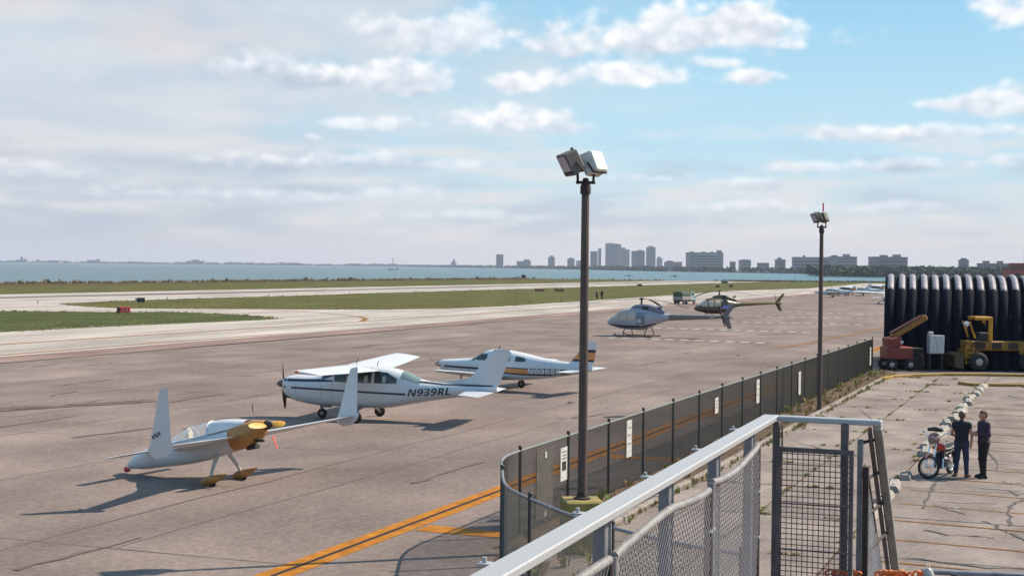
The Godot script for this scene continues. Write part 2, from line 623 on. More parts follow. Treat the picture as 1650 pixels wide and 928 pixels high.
func sky_color(dir: Vector3) -> Color:
	var el := rad_to_deg(asin(clampf(dir.y, -1, 1)))
	var az := rad_to_deg(atan2(dir.x, -dir.z))
	if el < -1.0:
		return Color8(172, 172, 176)
	var e := maxf(el, 0.0)
	# clear air: pale at the horizon, bluer with height
	var low := Color8(214, 209, 207)
	var mid := Color8(180, 214, 230)
	var high := Color8(138, 194, 227)
	var top := Color8(104, 158, 210)
	var c := low.lerp(mid, smoothstep(0.0, 5.2, e))
	c = c.lerp(high, smoothstep(4.5, 13.0, e))
	c = c.lerp(top, smoothstep(12.0, 60.0, e))
	# high veil on the left half of the view, broken on its right border
	var p := Vector3(dir.x, dir.y * 2.6, dir.z)
	var n1 := fbm.get_noise_3dv(p * 80.0)
	var n0 := fbm.get_noise_3dv(p * 20.0 + Vector3(5, 1, 9))
	var veil := smoothstep(5.0, -15.0, az - (e - 6.0) * 1.1 + n1 * 9.0 + n0 * 10.0)
	veil *= smoothstep(1.0, 4.0, e + n1 * 1.5) * smoothstep(-60.0, -30.0, az + n0 * 20.0)
	var band := smoothstep(0.15, 0.5, n0 + 0.25)
	c = c.lerp(Color8(214, 211, 213).lerp(Color8(196, 197, 206), clampf(0.5 + n1 * 1.2, 0, 1)), veil * lerpf(0.72, 0.96, band))
	# duller towards the left horizon
	c = c.lerp(Color8(160, 170, 186), 0.45 * smoothstep(4.0, -22.0, az) * smoothstep(6.5, 0.8, e))
	# thin layers above the horizon
	var n3 := fbm.get_noise_3dv(Vector3(dir.x * 70.0, dir.y * 460.0, dir.z * 70.0))
	var lay := smoothstep(0.0, 0.4, n3) * smoothstep(0.5, 1.6, e) * smoothstep(7.5, 4.0, e)
	c = c.lerp(Color8(224, 219, 218), lay * 0.55)
	var lay2 := smoothstep(0.05, 0.4, -n3) * smoothstep(0.5, 1.6, e) * smoothstep(6.0, 3.0, e)
	c = c.lerp(Color8(170, 182, 200), lay2 * 0.42)
	# scattered cumulus on a level far above, everywhere
	if el > 0.4:
		var q := Vector3(dir.x, 0, dir.z) / (dir.y + 0.08)
		var m := fbm.get_noise_3dv(q * 3.2 + Vector3(3, 7, 1)) + 0.3 * fine_n.get_noise_3dv(q * 10.0)
		var a := smoothstep(0.16, 0.42, m) * smoothstep(9.0, 14.0, el + 0.0)
		var lit := clampf(1.25 - (m - 0.2) * 1.1, 0, 1)
		c = c.lerp(Color8(186, 192, 206).lerp(Color8(246, 246, 250), lit), a * 0.9)
	# the single clouds in view
	if absf(az) < 30.0 and el < 16.0:
		var n2 := fine_n.get_noise_3dv(Vector3(dir.x, dir.y * 1.6, dir.z) * 120.0)
		var w := fbm.get_noise_3dv(Vector3(dir.x, dir.y * 1.8, dir.z) * 120.0)
		for k in clouds:
			var dx: float = (az - k[0]) / k[2]
			var dy: float = (el - k[1]) / k[3]
			if absf(dx) > 1.7 or absf(dy) > 2.0:
				continue
			var under := dy < 0.0
			var r := sqrt(dx * dx + dy * dy * (2.2 if under else 1.0))
			var d := 1.06 - r * 0.9 + w * 0.95 + n2 * 0.38
			var a: float = smoothstep(-0.08, 0.62, d) * k[4]
			if a <= 0.0:
				continue
			var lit := clampf(0.92 - k[5] * (0.62 - dy * 0.62) + n2 * 0.5 - w * 0.35, 0.0, 1.0)
			c = c.lerp(Color8(176, 187, 203).lerp(Color8(250, 248, 249), lit), a * 0.92)
	return c


func make_sky() -> Sky:
	fbm.seed = 11
	fbm.frequency = 0.12
	fbm.fractal_octaves = 5
	fine_n.seed = 23
	fine_n.frequency = 0.5
	fine_n.fractal_octaves = 4
	make_clouds()
	var w := 1024
	var h := 512
	var im := Image.create(w, h, false, Image.FORMAT_RGB8)
	im.fill(Color8(172, 172, 176))
	for y in h / 2 + 4:
		var el := (0.5 - (y + 0.5) / h) * PI
		for x in w:
			var az := (x + 0.5) / w * TAU
			im.set_pixel(x, y, sky_color(Vector3(cos(el) * sin(az), sin(el), -cos(el) * cos(az))))
	im.resize(4096, 2048, Image.INTERPOLATE_CUBIC)
	for y in range(1024 - 190, 1024 + 8):
		var el := (0.5 - (y + 0.5) / 2048.0) * PI
		for x in range(-262, 262):
			var az := (x + 0.5) / 4096.0 * TAU
			im.set_pixel(posmod(x, 4096), y, sky_color(Vector3(cos(el) * sin(az), sin(el), -cos(el) * cos(az))))
	var pm := PanoramaSkyMaterial.new()
	pm.panorama = ImageTexture.create_from_image(im)
	pm.energy_multiplier = 0.78
	var s := Sky.new()
	s.sky_material = pm
	return s


func _ready():
	rng.seed = 7
	var cam := Camera3D.new()
	cam.name = "camera"
	cam.position = Vector3(0, 5.65, 0)
	cam.rotation_degrees = Vector3(-0.841, 0, 0.6)
	cam.fov = 22.30
	cam.near = 0.1
	cam.far = 20000.0
	add_child(cam)
	var env := Environment.new()
	env.background_mode = Environment.BG_SKY
	env.sky = make_sky()
	env.tonemap_mode = Environment.TONE_MAPPER_LINEAR
	env.tonemap_exposure = 1.5
	env.sdfgi_enabled = true
	env.ssao_enabled = true
	env.ssil_enabled = true
	env.fog_enabled = true
	env.fog_density = 0.000065
	env.fog_light_color = Color8(202, 208, 226)
	var we := WorldEnvironment.new()
	we.name = "world_environment"
	we.environment = env
	add_child(we)
	var sun := DirectionalLight3D.new()
	sun.name = "sun"
	sun.light_energy = 1.6
	sun.light_color = Color(1.0, 0.95, 0.87)
	sun.light_angular_distance = 0.5
	sun.shadow_enabled = true
	add_child(sun)
	# the sun stands 42 degrees high, to the right and a little beyond
	var el := deg_to_rad(42.0)
	var az := deg_to_rad(17.0)
	sun.look_at_from_position(Vector3.ZERO, -Vector3(cos(el) * cos(az), sin(el), -cos(el) * sin(az)))
	make_materials()
	build_ground()
	build_far_shore()
	build_fence()
	build_hall()
	build_lamps()
	build_railing()
	build_planes()
	build_helicopters()
	build_vehicles()
	build_signs_and_boats()
	build_lot_objects()
	build_people()
	build_plants()
	for o in get_children():
		if o.has_meta("_names"):
			o.remove_meta("_names")
		for p in o.get_children():
			if p.has_meta("_names"):
				p.remove_meta("_names")


# ---------------------------------------------------------------- the field, the lake, the far shore
func build_ground():
	var mb := MB.new()
	# lake: one sheet to the horizon
	mb.quad(Vector3(-9000, WATER_Y, 200), Vector3(9000, WATER_Y, 200), Vector3(9000, WATER_Y, -10500), Vector3(-9000, WATER_Y, -10500), Vector3.UP)
	put("lake_water", mb, M.lake, null, "structure")
	# the made land of the airfield, with a sloped edge down to the lake
	var shore := [[-120, 262], [0, 259], [120, 257], [220, 255.5], [304, 255], [416, 251], [520, 248.5], [600, 247], [641, 244], [656, 225], [664, 190], [668, 168], [664, 140], [672, 122], [690, 104], [704, 88], [722, 60], [736, 20], [742, -60], [745, -300], [-120, -300]]
	mb = MB.new()
	sheet(mb, shore, 0.0)
	for i in shore.size():
		var a = shore[i]
		var b = shore[(i + 1) % shore.size()]
		var out := Vector2(b[0] - a[0], b[1] - a[1]).normalized()
		out = Vector2(out.y, -out.x) * -3.0
		mb.quad(L(a[0], a[1], 0), L(b[0], b[1], 0), L(b[0] + out.x, b[1] + out.y, -3), L(a[0] + out.x, a[1] + out.y, -3), L(out.x, out.y, 3))
	ground("grass_ground", mb, M.grass)
	mb = MB.new()
	var dry := []
	for i in 14:
		dry.append([-110.0 + i * 57.0, 254.0 - i * 1.1 + rng.randf_range(-1, 1)])
	var dry2 := []
	for i in 14:
		dry2.append([-110.0 + i * 57.0, 229.0 - i * 0.4 + rng.randf_range(-7, 7)])
	dry2.reverse()
	sheet(mb, dry + dry2, 0.004)
	ground("dry_shore_ground", mb, M.grass_dry)
	mb = MB.new()
	sheet(mb, [[60, 81], [93.5, 80.2], [109, 79.5], [127.4, 76.8], [131.5, 77.2], [137.1, 82.6], [140.8, 90], [142.7, 98.6], [138, 101.8], [133.2, 114.3], [110, 122], [60, 124]], 0.004)
	ground("green_grass_ground", mb, M.grass_green)

	mb = MB.new()
	sheet(mb, [[-120, 131.5], [640, 131.5], [640, 171], [-120, 171]], 0.008)
	ground("runway", mb, M.concrete)
	mb = MB.new()
	for v in [134.0, 168.5]:
		strip(mb, [[-110, v], [630, v]], 0.9, 0.012)
	for i in 11:
		strip(mb, [[-60 + i * 61.0, 151.2], [-24 + i * 61.0, 151.2]], 0.9, 0.012)
	ground("runway_marking", mb, M.white_line)
	mb = MB.new()
	strip(mb, wander([-100, 154.5], [620, 154.5], 20, 1.0), 7.0, 0.016, 0.3)
	ground("runway_tyre_marks", mb, M.tar_faint)
	mb = MB.new()
	sheet(mb, [[-120, 59.3], [640, 59.3], [640, 86.5], [446, 76.5], [368, 84], [295, 79.8], [194, 76.3], [176, 77.9], [166, 83.3], [158, 95.3], [150, 108.6], [151, 114.3], [157.6, 124.9], [163, 128.5], [176, 131.49], [60, 131.49], [60, 124], [110, 122], [133.2, 114.3], [138, 101.8], [142.7, 98.6], [140.8, 90], [137.1, 82.6], [131.5, 77.2], [127.4, 76.8], [109, 79.5], [93.5, 80.2], [60, 81], [-120, 81]], 0.008)
	ground("taxiway", mb, M.concrete)
	mb = MB.new()
	sheet(mb, [[-120, 55.5], [640, 55.5], [640, 59.3], [-120, 59.3]], 0.008)
	ground("taxiway_shoulder", mb, M.shoulder)
	mb = MB.new()
	strip(mb, [[-100, 68.2], [81, 68.0], [131, 67.1], [171, 67.0], [400, 67], [620, 67]], 0.65, 0.012)
	strip(mb, [[131, 67.3], [136.7, 69.6], [142.8, 73.6], [150.9, 83], [154.5, 90], [156.7, 94]], 0.6, 0.012)
	strip(mb, [[-100, 59.9], [60, 59.9], [72, 60.4], [86, 60.6], [99, 60.2], [105, 60]], 0.5, 0.012)
	ground("taxiway_marking", mb, M.orange_worn)
	mb = MB.new()
	strip(mb, wander([-100, 55.4], [600, 55.4], 60, 0.10), 0.42, 0.013, 0.5)
	ground("pavement_joint", mb, M.tar)

	# apron: asphalt laid in lanes along the runway, each lane with its own tone
	var edges := [10.9, 13.1, 19.6, 25.8, 32.4, 39.6, 45.8, 51.0, 55.5]
	var apron := Node3D.new()
	apron.name = numbered("apron")
	add_child(apron)
	apron.rotation.y = -TH
	tag(apron, "", "", "", "structure")
	for i in edges.size() - 1:
		mb = MB.new()
		mb.quad(L(-90, edges[i], 0.008), L(640, edges[i], 0.008), L(640, edges[i + 1], 0.008), L(-90, edges[i + 1], 0.008), Vector3.UP)
		put("asphalt_lane", mb, M["apron%d" % [1, 3, 0, 2, 3, 1, 2, 0][i]], apron)
	mb = MB.new()
	sheet(mb, [[-90, 10.9], [27, 10.9], [27, 8.6], [19.5, 8.6], [19.5, -80], [-90, -80]], 0.008)
	put("asphalt_lane", mb, M.apron3, apron)
	mb = MB.new()
	sheet(mb, [[100, -120], [640, -120], [640, 10.9], [100, 10.9]], 0.008)
	put("asphalt_lane", mb, M.apron2, apron)
	mb = MB.new()
	for s in [[19.6, -60, 330, 0.05], [25.8, 10, 300, 0.04], [32.4, 12, 280, 0.04], [39.7, -30, 360, 0.05], [45.8, -30, 360, 0.05], [51.0, 20, 300, 0.04], [17.7, 24, 70, 0.03], [36.0, 30, 90, 0.03]]:
		var n := int((s[2] - s[1]) / 3.0)
		strip(mb, wander([s[1], s[0]], [s[2], s[0]], n, 0.09), s[3], 0.013, 0.8)
	for i in 9:
		var u := 24.0 + i * 15.2
		strip(mb, wander([u, 13.5], [u + rng.randf_range(-1, 1), 55], 22, 0.08), 0.022, 0.017, 0.8)
	put("sealed_crack", mb, M.crack, apron, "stuff")
	mb = MB.new()
	for i in 46:
		var u := rng.randf_range(18, 120)
		var v := rng.randf_range(15, 54)
		var n := rng.randi_range(3, 9)
		strip(mb, wander([u, v], [u + rng.randf_range(0.4, 5.0), v + rng.randf_range(-0.7, 0.7)], n, 0.1), rng.randf_range(0.05, 0.16), 0.021 + i * 0.0001, 0.8)
	for s in [[44.2, 37.9, 50, 34.9], [42.5, 38.4, 46, 37.4]]:
		for k in 4:
			strip(mb, wander([s[0] + rng.randf_range(-0.6, 0.6), s[1] + k * 0.22], [s[2] + rng.randf_range(-1, 1), s[3] + k * 0.2], 7, 0.08), rng.randf_range(0.1, 0.3), 0.026 + k * 0.0002, 0.7)
	put("oil_stain", mb, M.tar_faint, apron, "stuff")
	# painted lines
	mb = MB.new()
	for v in [13.36, 13.74]:
		strip(mb, [[-40, v], [20, v], [75, v], [150, v]], 0.27, 0.016)
	for k in 6:
		strip(mb, [[28.5 + k * 13.2, 13.13], [28.45 + k * 13.2, 10.6]], 0.7, 0.0165)
	put("orange_line", mb, M.orange, apron)
	mb = MB.new()
	strip(mb, [[-40, 13.55], [150, 13.55]], 0.13, 0.0155)
	put("black_line", mb, M.black_line, apron)
	mb = MB.new()
	var dark := MB.new()
	for r in [[112.6, 35.5, 111.0, 21.9], [133.2, 37.5, 131.6, 22.0], [152.7, 36.0, 154.2, 20.5], [172.5, 36.0, 173.5, 20.5], [192, 36, 193, 20.5]]:
		var n := int(Vector2(r[2] - r[0], r[3] - r[1]).length() / 1.2)
		for k in n:
			var w0 := float(k) / n
			var w1 := (k + 0.55) / n
			var w2 := (k + 1.0) / n
			strip(mb, [[lerpf(r[0], r[2], w0), lerpf(r[1], r[3], w0)], [lerpf(r[0], r[2], w1), lerpf(r[1], r[3], w1)]], 0.75, 0.016)
			strip(dark, [[lerpf(r[0], r[2], w1), lerpf(r[1], r[3], w1)], [lerpf(r[0], r[2], w2), lerpf(r[1], r[3], w2)]], 0.5, 0.016)
	put("white_dashed_line", mb, M.white_line, apron)
	put("black_dashed_line", dark, M.tar_faint, apron)
	mb = MB.new()
	for s in [[104, 20.2, 116, 19.0], [118, 19.2, 132, 18.4], [134, 18.6, 150, 18.0], [119.5, 29, 121.5, 27], [124, 25.5, 126, 23.5], [92, 47, 94, 45.5], [95.5, 40.5, 96.6, 39.6], [150, 27, 152, 25], [106.5, 22.2, 106.9, 18.5], [143, 20.5, 144, 17]]:
		strip(mb, wander([s[0], s[1]], [s[2], s[3]], 5, 0.05), 0.42, 0.0165, 0.3)
	put("worn_orange_line", mb, M.orange_worn, apron)

	# lane and parking lot of concrete slabs
	var lot := Node3D.new()
	lot.name = numbered("parking_lot")
	add_child(lot)
	lot.rotation.y = -TH
	tag(lot, "", "", "", "structure")
	mb = MB.new()
	sheet(mb, [[19.5, -60], [100, -60], [100, 10.9], [27, 10.9], [27, 8.6], [19.5, 8.6]], 0.002)
	put("joint_filling", mb, M.dirt, lot)
	var cols := [[9.37, 6.95], [6.9, 4.5], [4.44, -1.6], [-1.64, -7.7], [-7.75, -13.8], [-13.85, -20]]
	for c in cols.size():
		var len_ := 4.6 if c < 2 else 4.88
		var u := 19.6
		while u < 80.0:
			var u1 := minf(u + len_, 82.5)
			var b := MB.new()
			var g := rng.randf_range(0.03, 0.07)
			b.box(L((u + u1) / 2, (cols[c][0] + cols[c][1]) / 2, -0.03 + rng.randf_range(0, 0.006)), Vector3(absf(cols[c][0] - cols[c][1]), 0.08, u1 - u - g), Basis(Vector3(rng.randf(), 0, rng.randf()).normalized(), rng.randf_range(-0.001, 0.001)), 0.008)
			put("concrete_slab", b, M["slab%d" % rng.randi_range(0, 3)], lot)
			u += len_
	mb = MB.new()
	sheet(mb, [[82.5, -40], [100, -40], [100, 10.9], [80, 10.9], [80, 9.4], [82.5, 6]], 0.006)
	put("asphalt_strip", mb, M.apron1, lot)
	mb = MB.new()
	for k in 17:
		var u := 26.3 + k * 2.435
		strip(mb, wander([u + 0.22, 4.0], [u - 0.75, -6.0], 7, 0.03), 0.115, 0.022, 0.35)
	put("parking_line", mb, M.orange_worn, lot)
	mb = MB.new()
	var cracks := [[[38.3, 1.2], [37.6, 1.4], [36.9, 1.5], [36.0, 1.5], [34.9, 1.4], [34.1, 1.4]], [[34.5, 2.0], [34.1, 1.7], [33.6, 1.6], [33.2, 1.4], [32.9, 1.2], [32.4, 1.0], [31.9, 0.3]], [[36.4, 3.2], [36.0, 3.0], [35.7, 2.7], [35.2, 2.4]], [[39.6, 1.6], [38.8, 1.4]], [[50.9, 2.7], [47.6, 2.6], [44.9, 2.2], [43.4, 2.1]], [[41.3, 3.5], [39.4, 3.5], [38.3, 3.5], [35.7, 3.4]], [[32.8, 3.1], [32.4, 2.6], [32.5, 2.0], [32.4, 1.6]], [[60, 8.2], [55, 7.0], [52, 6.2]], [[70, 3.0], [66, 1.4], [64, -0.6]], [[48, 8.8], [46, 7.3], [45, 6.0]], [[29.5, 3.2], [29.1, 1.6], [29.6, 0.2]]]
	for c in cracks:
		var fine := []
		for i in c.size() - 1:
			for k in 4:
				fine.append([lerpf(c[i][0], c[i + 1][0], k / 4.0) + rng.randf_range(-0.07, 0.07), lerpf(c[i][1], c[i + 1][1], k / 4.0) + rng.randf_range(-0.04, 0.04)])
		fine.append(c[-1])
		strip(mb, fine, 0.06, 0.026, 0.9)
	put("crack", mb, M.crack, lot, "stuff")
	mb = MB.new()
	for i in 15:
		var u := rng.randf_range(27, 46)
		var v := rng.randf_range(-1.0, 3.6)
		strip(mb, wander([u, v], [u + rng.randf_range(-0.3, 0.3), v - rng.randf_range(0.3, 1.3)], 5, 0.06), rng.randf_range(0.15, 0.42), 0.0245 + i * 0.00002, 0.8)
	put("oil_stain", mb, mat(C(0.33, 0.265, 0.25), 0.85, "fine", Vector3(1, 1, 1)), lot, "stuff")

	# dirt verge between fence and lane, and its kerbs
	mb = MB.new()
	sheet(mb, [[21, 6.6], [22.3, 8.7], [25.4, 10.3], [28.4, 10.9], [84, 10.9], [84, 9.75], [79.4, 9.58], [27, 9.58], [23.4, 8.6], [22, 6.6]], 0.05)
	ground("dirt_verge", mb, M.dirt)
	var kerb := Node3D.new()
	kerb.name = numbered("kerb")
	add_child(kerb)
	kerb.rotation.y = -TH
	tag(kerb, "", "", "", "structure")
	for k in 17:
		var u := 25.0 + k * 3.05
		var b := MB.new()
		b.box(L(u + 1.52, 9.47 + rng.randf_range(-0.02, 0.02), 0.04 + rng.randf_range(-0.01, 0.01)), Vector3(0.18, 0.18, 3.02), Basis(Vector3.UP, rng.randf_range(-0.004, 0.004)), 0.02)
		put("kerb_stone", b, M.kerb, kerb)
	for line in [[[76.6, 9.5], [78.6, 9.2], [80.1, 8.35], [81.6, 6.9], [82.6, 5.0], [83.2, 2.8], [84, 0], [85, -4], [86, -8]], [[75.9, 5.56], [75.1, 4.95], [75.5, 3.7], [76, 2.58], [77, 0], [78, -4], [79, -8]]]:
		for i in line.size() - 1:
			var a = line[i]
			var c = line[i + 1]
			var b := MB.new()
			var d := Vector2(c[0] - a[0], c[1] - a[1])
			b.box(L((a[0] + c[0]) / 2, (a[1] + c[1]) / 2, 0.055), Vector3(0.24, 0.2, d.length() + 0.02), Basis(Vector3.UP, atan2(d.y, d.x)), 0.025)
			put("yellow_kerb_stone", b, M.kerb_yellow, kerb)


func crown_mesh(seed_: int, n: int, r: Vector3, leaf: float) -> ArrayMesh:
	var g := RandomNumberGenerator.new()
	g.seed = seed_
	var mb := MB.new()
	for i in n:
		var p := Vector3(g.randfn(0, 0.45), g.randfn(0, 0.4), g.randfn(0, 0.45))
		if p.length() > 1.0:
			p = p.normalized() * g.randf_range(0.75, 1.05)
		var c := Vector3(p.x * r.x, r.y + p.y * r.y, p.z * r.z)
		var a := Vector3(g.randfn(), g.randfn(), g.randfn()).normalized() * leaf * g.randf_range(0.6, 1.3)
		var b := a.cross(Vector3(g.randfn(), g.randfn(), g.randfn())).normalized() * leaf * g.randf_range(0.5, 1.0)
		mb.quad(c - a, c - b * 0.6, c + a, c + b, p + Vector3(0, 0.3, 0))
	return mb.mesh()


func scatter(called: String, me: Mesh, places: Array, m: Material) -> MultiMeshInstance3D:
	var mm := MultiMesh.new()
	mm.transform_format = MultiMesh.TRANSFORM_3D
	mm.mesh = me
	mm.instance_count = places.size()
	for i in places.size():
		mm.set_instance_transform(i, places[i])
	var o := MultiMeshInstance3D.new()
	o.multimesh = mm
	o.material_override = m
	o.name = numbered(called)
	add_child(o)
	o.set_meta("kind", "stuff")
	return o


# px of the photograph's frame at a given distance: metres to the right and metres up
func tower(called: String, label: String, dist: float, x0: float, x1: float, ytop: float, m: Material, roof := [], category := "building"):
	var f := 2350.0
	var xm := (x0 + x1) / 2
	var hor := 429.5 + (xm - 825) * 0.0105
	var w := (x1 - x0) / f * dist
	var h := 5.65 + (hor - ytop) / f * dist
	var at := Vector3((xm - 825) / f * dist, -1.0, -dist)
	var t := thing(called, label, category, "", at, rng.randf_range(-0.35, 0.35))
	var dep := clampf(w * 0.8, 14.0, 40.0)
	var mb := MB.new()
	mb.box(Vector3(0, h / 2, 0), Vector3(w * 0.94, h, dep), Basis(), 0.3)
	put("wall", mb, m, t)
	mb = MB.new()
	mb.box(Vector3(0, h + 0.4, 0), Vector3(w * 0.97, 1.2, dep * 1.03), Basis(), 0.2)
	put("roof", mb, M.far_dark, t)
	for r in roof:
		mb = MB.new()
		mb.box(Vector3((r[0] - 0.5) * w * 0.94, h + 1.0 + r[2] / f * dist / 2, 0), Vector3(r[1] * w, r[2] / f * dist, dep * 0.5), Basis(), 0.2)
		put("roof_house", mb, m, t)
	# rows of windows as recessed dark bands between the floors
	var floors := int(h / 6.0)
	mb = MB.new()
	for k in floors:
		mb.box(Vector3(0, 4.0 + k * 6.0, dep / 2 + 0.05), Vector3(w * 0.86, 2.2, 0.3), Basis(), 0.05)
	put("window_band", mb, M.far_dark, t, "stuff")


func build_far_shore():
	M.far_a = mat(C(0.30, 0.26, 0.25), 0.9)
	M.far_b = mat(C(0.20, 0.17, 0.17), 0.9)
	M.far_c = mat(C(0.42, 0.38, 0.36), 0.9)
	M.far_dark = mat(C(0.10, 0.10, 0.11), 0.9)
	M.far_leaf = mat(C(0.045, 0.065, 0.035), 0.95)
	M.far_land = mat(C(0.07, 0.085, 0.055), 0.95)
	M.far_brick = mat(C(0.28, 0.10, 0.08), 0.9)
	# the mainland: a low coast that comes nearer towards the right
	var coast := [[-9000, 9000], [-3200, 9000], [-1800, 9300], [-700, 8600], [-300, 6800], [0, 5900], [220, 4300], [320, 3100], [500, 2500], [460, 2050], [380, 1650], [430, 1480], [700, 1400], [900, 1150], [700, 780], [640, 500], [1500, 200], [9000, 200], [9000, 10400], [-9000, 10400]]
	var mb := MB.new()
	var p := PackedVector2Array()
	for q in coast:
		p.append(Vector2(q[0], q[1]))
	var tr := Geometry2D.triangulate_polygon(p)
	for k in tr.size() / 3:
		var a := p[tr[k * 3]]
		var b := p[tr[k * 3 + 1]]
		var c := p[tr[k * 3 + 2]]
		mb.tri(Vector3(a.x, 0.2, -a.y), Vector3(b.x, 0.2, -b.y), Vector3(c.x, 0.2, -c.y), Vector3.UP)
	for i in p.size():
		var a := p[i]
		var b := p[(i + 1) % p.size()]
		mb.quad(Vector3(a.x, 0.2, -a.y), Vector3(b.x, 0.2, -b.y), Vector3(b.x, -3, -b.y), Vector3(a.x, -3, -a.y), Vector3((a.y - b.y), 0, (a.x - b.x)))
	put("far_coast", mb, M.far_land, null, "structure")
	# woods along the coast: one mass nobody could count
	var crown := crown_mesh(41, 70, Vector3(1.0, 0.62, 1.0), 0.3)
	var places := []
	for i in range(1, 11):
		var a = coast[i]
		var b = coast[i + 1]
		var a2 := Vector2(a[0], a[1])
		var b2 := Vector2(b[0], b[1])
		var n := int(a2.distance_to(b2) / 13.0)
		for k in n:
			var w := rng.randf()
			var back := absf(rng.randfn(0, 1)) * 45.0 + 8.0
			var c := a2.lerp(b2, w)
			c += Vector2(rng.randf_range(-6, 6), back)
			var s := rng.randf_range(5.0, 9.5)
			places.append(Transform3D(Basis(Vector3.UP, rng.randf() * TAU).scaled(Vector3(s * 1.15, s, s * 1.15)), Vector3(c.x, 0, -c.y)))
	for i in 900:
		var d := rng.randf_range(1500, 2600)
		var x := rng.randf_range(0.205, 0.37) * d
		var s := rng.randf_range(5.0, 9.0)
		places.append(Transform3D(Basis(Vector3.UP, rng.randf() * TAU).scaled(Vector3(s * 1.2, s * 1.1, s * 1.2)), Vector3(x, 0, -d)))
	for i in 330:
		var d := rng.randf_range(560, 1300)
		var x := rng.randf_range(0.262, 0.36) * d
		var s := rng.randf_range(2.6, 4.6)
		if x > 640 - maxf(0, 600 - d) * 5:
			places.append(Transform3D(Basis(Vector3.UP, rng.randf() * TAU).scaled(Vector3(s * 1.3, s, s * 1.3)), Vector3(x, 0, -d)))
	for i in 260:
		var x := rng.randf_range(-4200, -500)
		var s := rng.randf_range(3, 7) * (2.4 if rng.randf() < 0.1 else 1.0)
		places.append(Transform3D(Basis(Vector3.UP, rng.randf() * TAU).scaled(Vector3(s * 5, s, s * 3)), Vector3(x, -2, -9100 - rng.randf() * 200)))
	scatter("coast_woods", crown, places, M.far_leaf)

	tower("lakefront_tower", "lone blue-grey tower standing farthest left on the skyline across the lake", 6000, 799, 811, 410, M.far_b)
	tower("low_building", "low stepped building just right of the lone leftmost skyline tower", 5900, 832, 856, 421, M.far_b, [[0.7, 0.4, 3]])
	tower("lakefront_tower", "small slim tower with a narrow roof house, halfway to the near lamp pole", 5800, 883, 894, 414.5, M.far_b, [[0.5, 0.5, 2.5]])
	tower("lakefront_tower", "smallest slim tower close left of the near lamp pole", 5700, 914, 925, 417, M.far_b, [[0.5, 0.5, 1.5]])
	tower("low_building", "low pale block partly behind the near lamp pole on the skyline", 5600, 928, 946, 420, M.far_a)
	tower("apartment_tower", "tower immediately right of the near lamp pole, left flank of the big cluster", 5400, 951, 963, 405, M.far_b)
	tower("apartment_tower", "tall slab with the highest stepped roof in the skyline cluster", 5450, 974, 1001, 394, M.far_a, [[0.3, 0.5, 2], [0.7, 0.3, 1.2]])
	tower("apartment_tower", "slab of the skyline cluster stepping down on the right of the highest roof", 5500, 998, 1013, 402, M.far_a, [[0.3, 0.5, 3]])
	tower("apartment_tower", "thin pale tower standing in the bright gap of the skyline cluster", 5480, 963.5, 967.5, 400, M.far_c)
	tower("apartment_tower", "square dark tower between the big cluster and the tall twin on the skyline", 5000, 1018, 1037, 404.5, M.far_b, [[0.7, 0.4, 1.5]])
	tower("apartment_tower", "tall tower with a small roof house, right end of the big cluster", 5000, 1040, 1056, 398.5, M.far_a, [[0.5, 0.5, 2.2]])
	tower("low_building", "little stepped building right below the tall tower with a roof house", 4700, 1058, 1066, 416, M.far_c, [[0.4, 0.4, 3]])
	tower("low_building", "broad low blocks between the tall cluster and the wide flat slab", 4300, 1070, 1098, 422, M.far_b, [[0.3, 0.3, 2]])
	tower("apartment_slab", "wide flat-topped slab with a stair tower at its right end, on the skyline", 3300, 1105, 1164, 407, M.far_a, [[0.93, 0.1, 4], [0.12, 0.06, 1.5], [0.47, 0.06, 1.5], [0.72, 0.05, 1.5]])
	tower("low_building", "small block next right of the wide flat slab", 3200, 1175, 1185, 421.5, M.far_b)
	tower("low_building", "square pale block second right of the wide flat slab", 3100, 1191, 1208, 419, M.far_a, [[0.5, 0.6, 1]])
	tower("low_building", "broad low block among trees left of the dark notched tower", 3000, 1221, 1237, 423.5, M.far_b)
	tower("apartment_tower", "dark notched tower left of the far lamp pole", 2900, 1249, 1264, 418, M.far_b, [[0.4, 0.35, 3]])
	tower("apartment_slab", "very long low slab passing behind the far lamp pole on the skyline", 2800, 1275, 1345, 414.5, M.far_a, [[0.28, 0.05, 3]])
	tower("apartment_slab", "higher right-hand wing of the long slab behind the far lamp pole", 2760, 1338, 1376, 413.5, M.far_a, [[0.1, 0.12, 2], [0.68, 0.16, 4]])
	tower("apartment_slab", "flat slab with two roof houses, right of the far lamp pole above the ribbed hall", 2600, 1403, 1457, 414, M.far_b, [[0.35, 0.1, 3], [0.8, 0.11, 4]])
	tower("low_building", "small domed block above the middle of the ribbed hall", 2300, 1545, 1559, 418.5, M.far_b, [[0.5, 0.6, 2.5]])
	tower("low_building", "long low roofs behind the trees at the right of the skyline", 2300, 1578, 1625, 424.5, M.far_b, [[0.2, 0.12, 4], [0.7, 0.1, 4]])
	tower("factory", "low dark mill building at the far left end of the horizon", 8900, 26, 44, 418.5, M.far_b, [[0.5, 0.2, 5], [0.8, 0.1, 3]])
	tower("factory", "long faint plant building on the left horizon", 8900, 140, 162, 419, M.far_b, [[0.8, 0.1, 3]])
	tower("factory", "faint flat shed on the horizon between the left edge and the red sign", 8900, 58, 64, 418.6, M.far_b)
	tower("factory", "faint long shed on the horizon above the left red sign", 8900, 82, 100, 420, M.far_b)
	tower("factory", "faint humped works on the horizon above the left grass tip", 8900, 300, 330, 420.5, M.far_b, [[0.5, 0.4, 2]])
	tower("factory", "thin works with a mast on the horizon behind the lone boat", 8700, 626, 640, 425, M.far_b, [[0.5, 0.08, 9]])
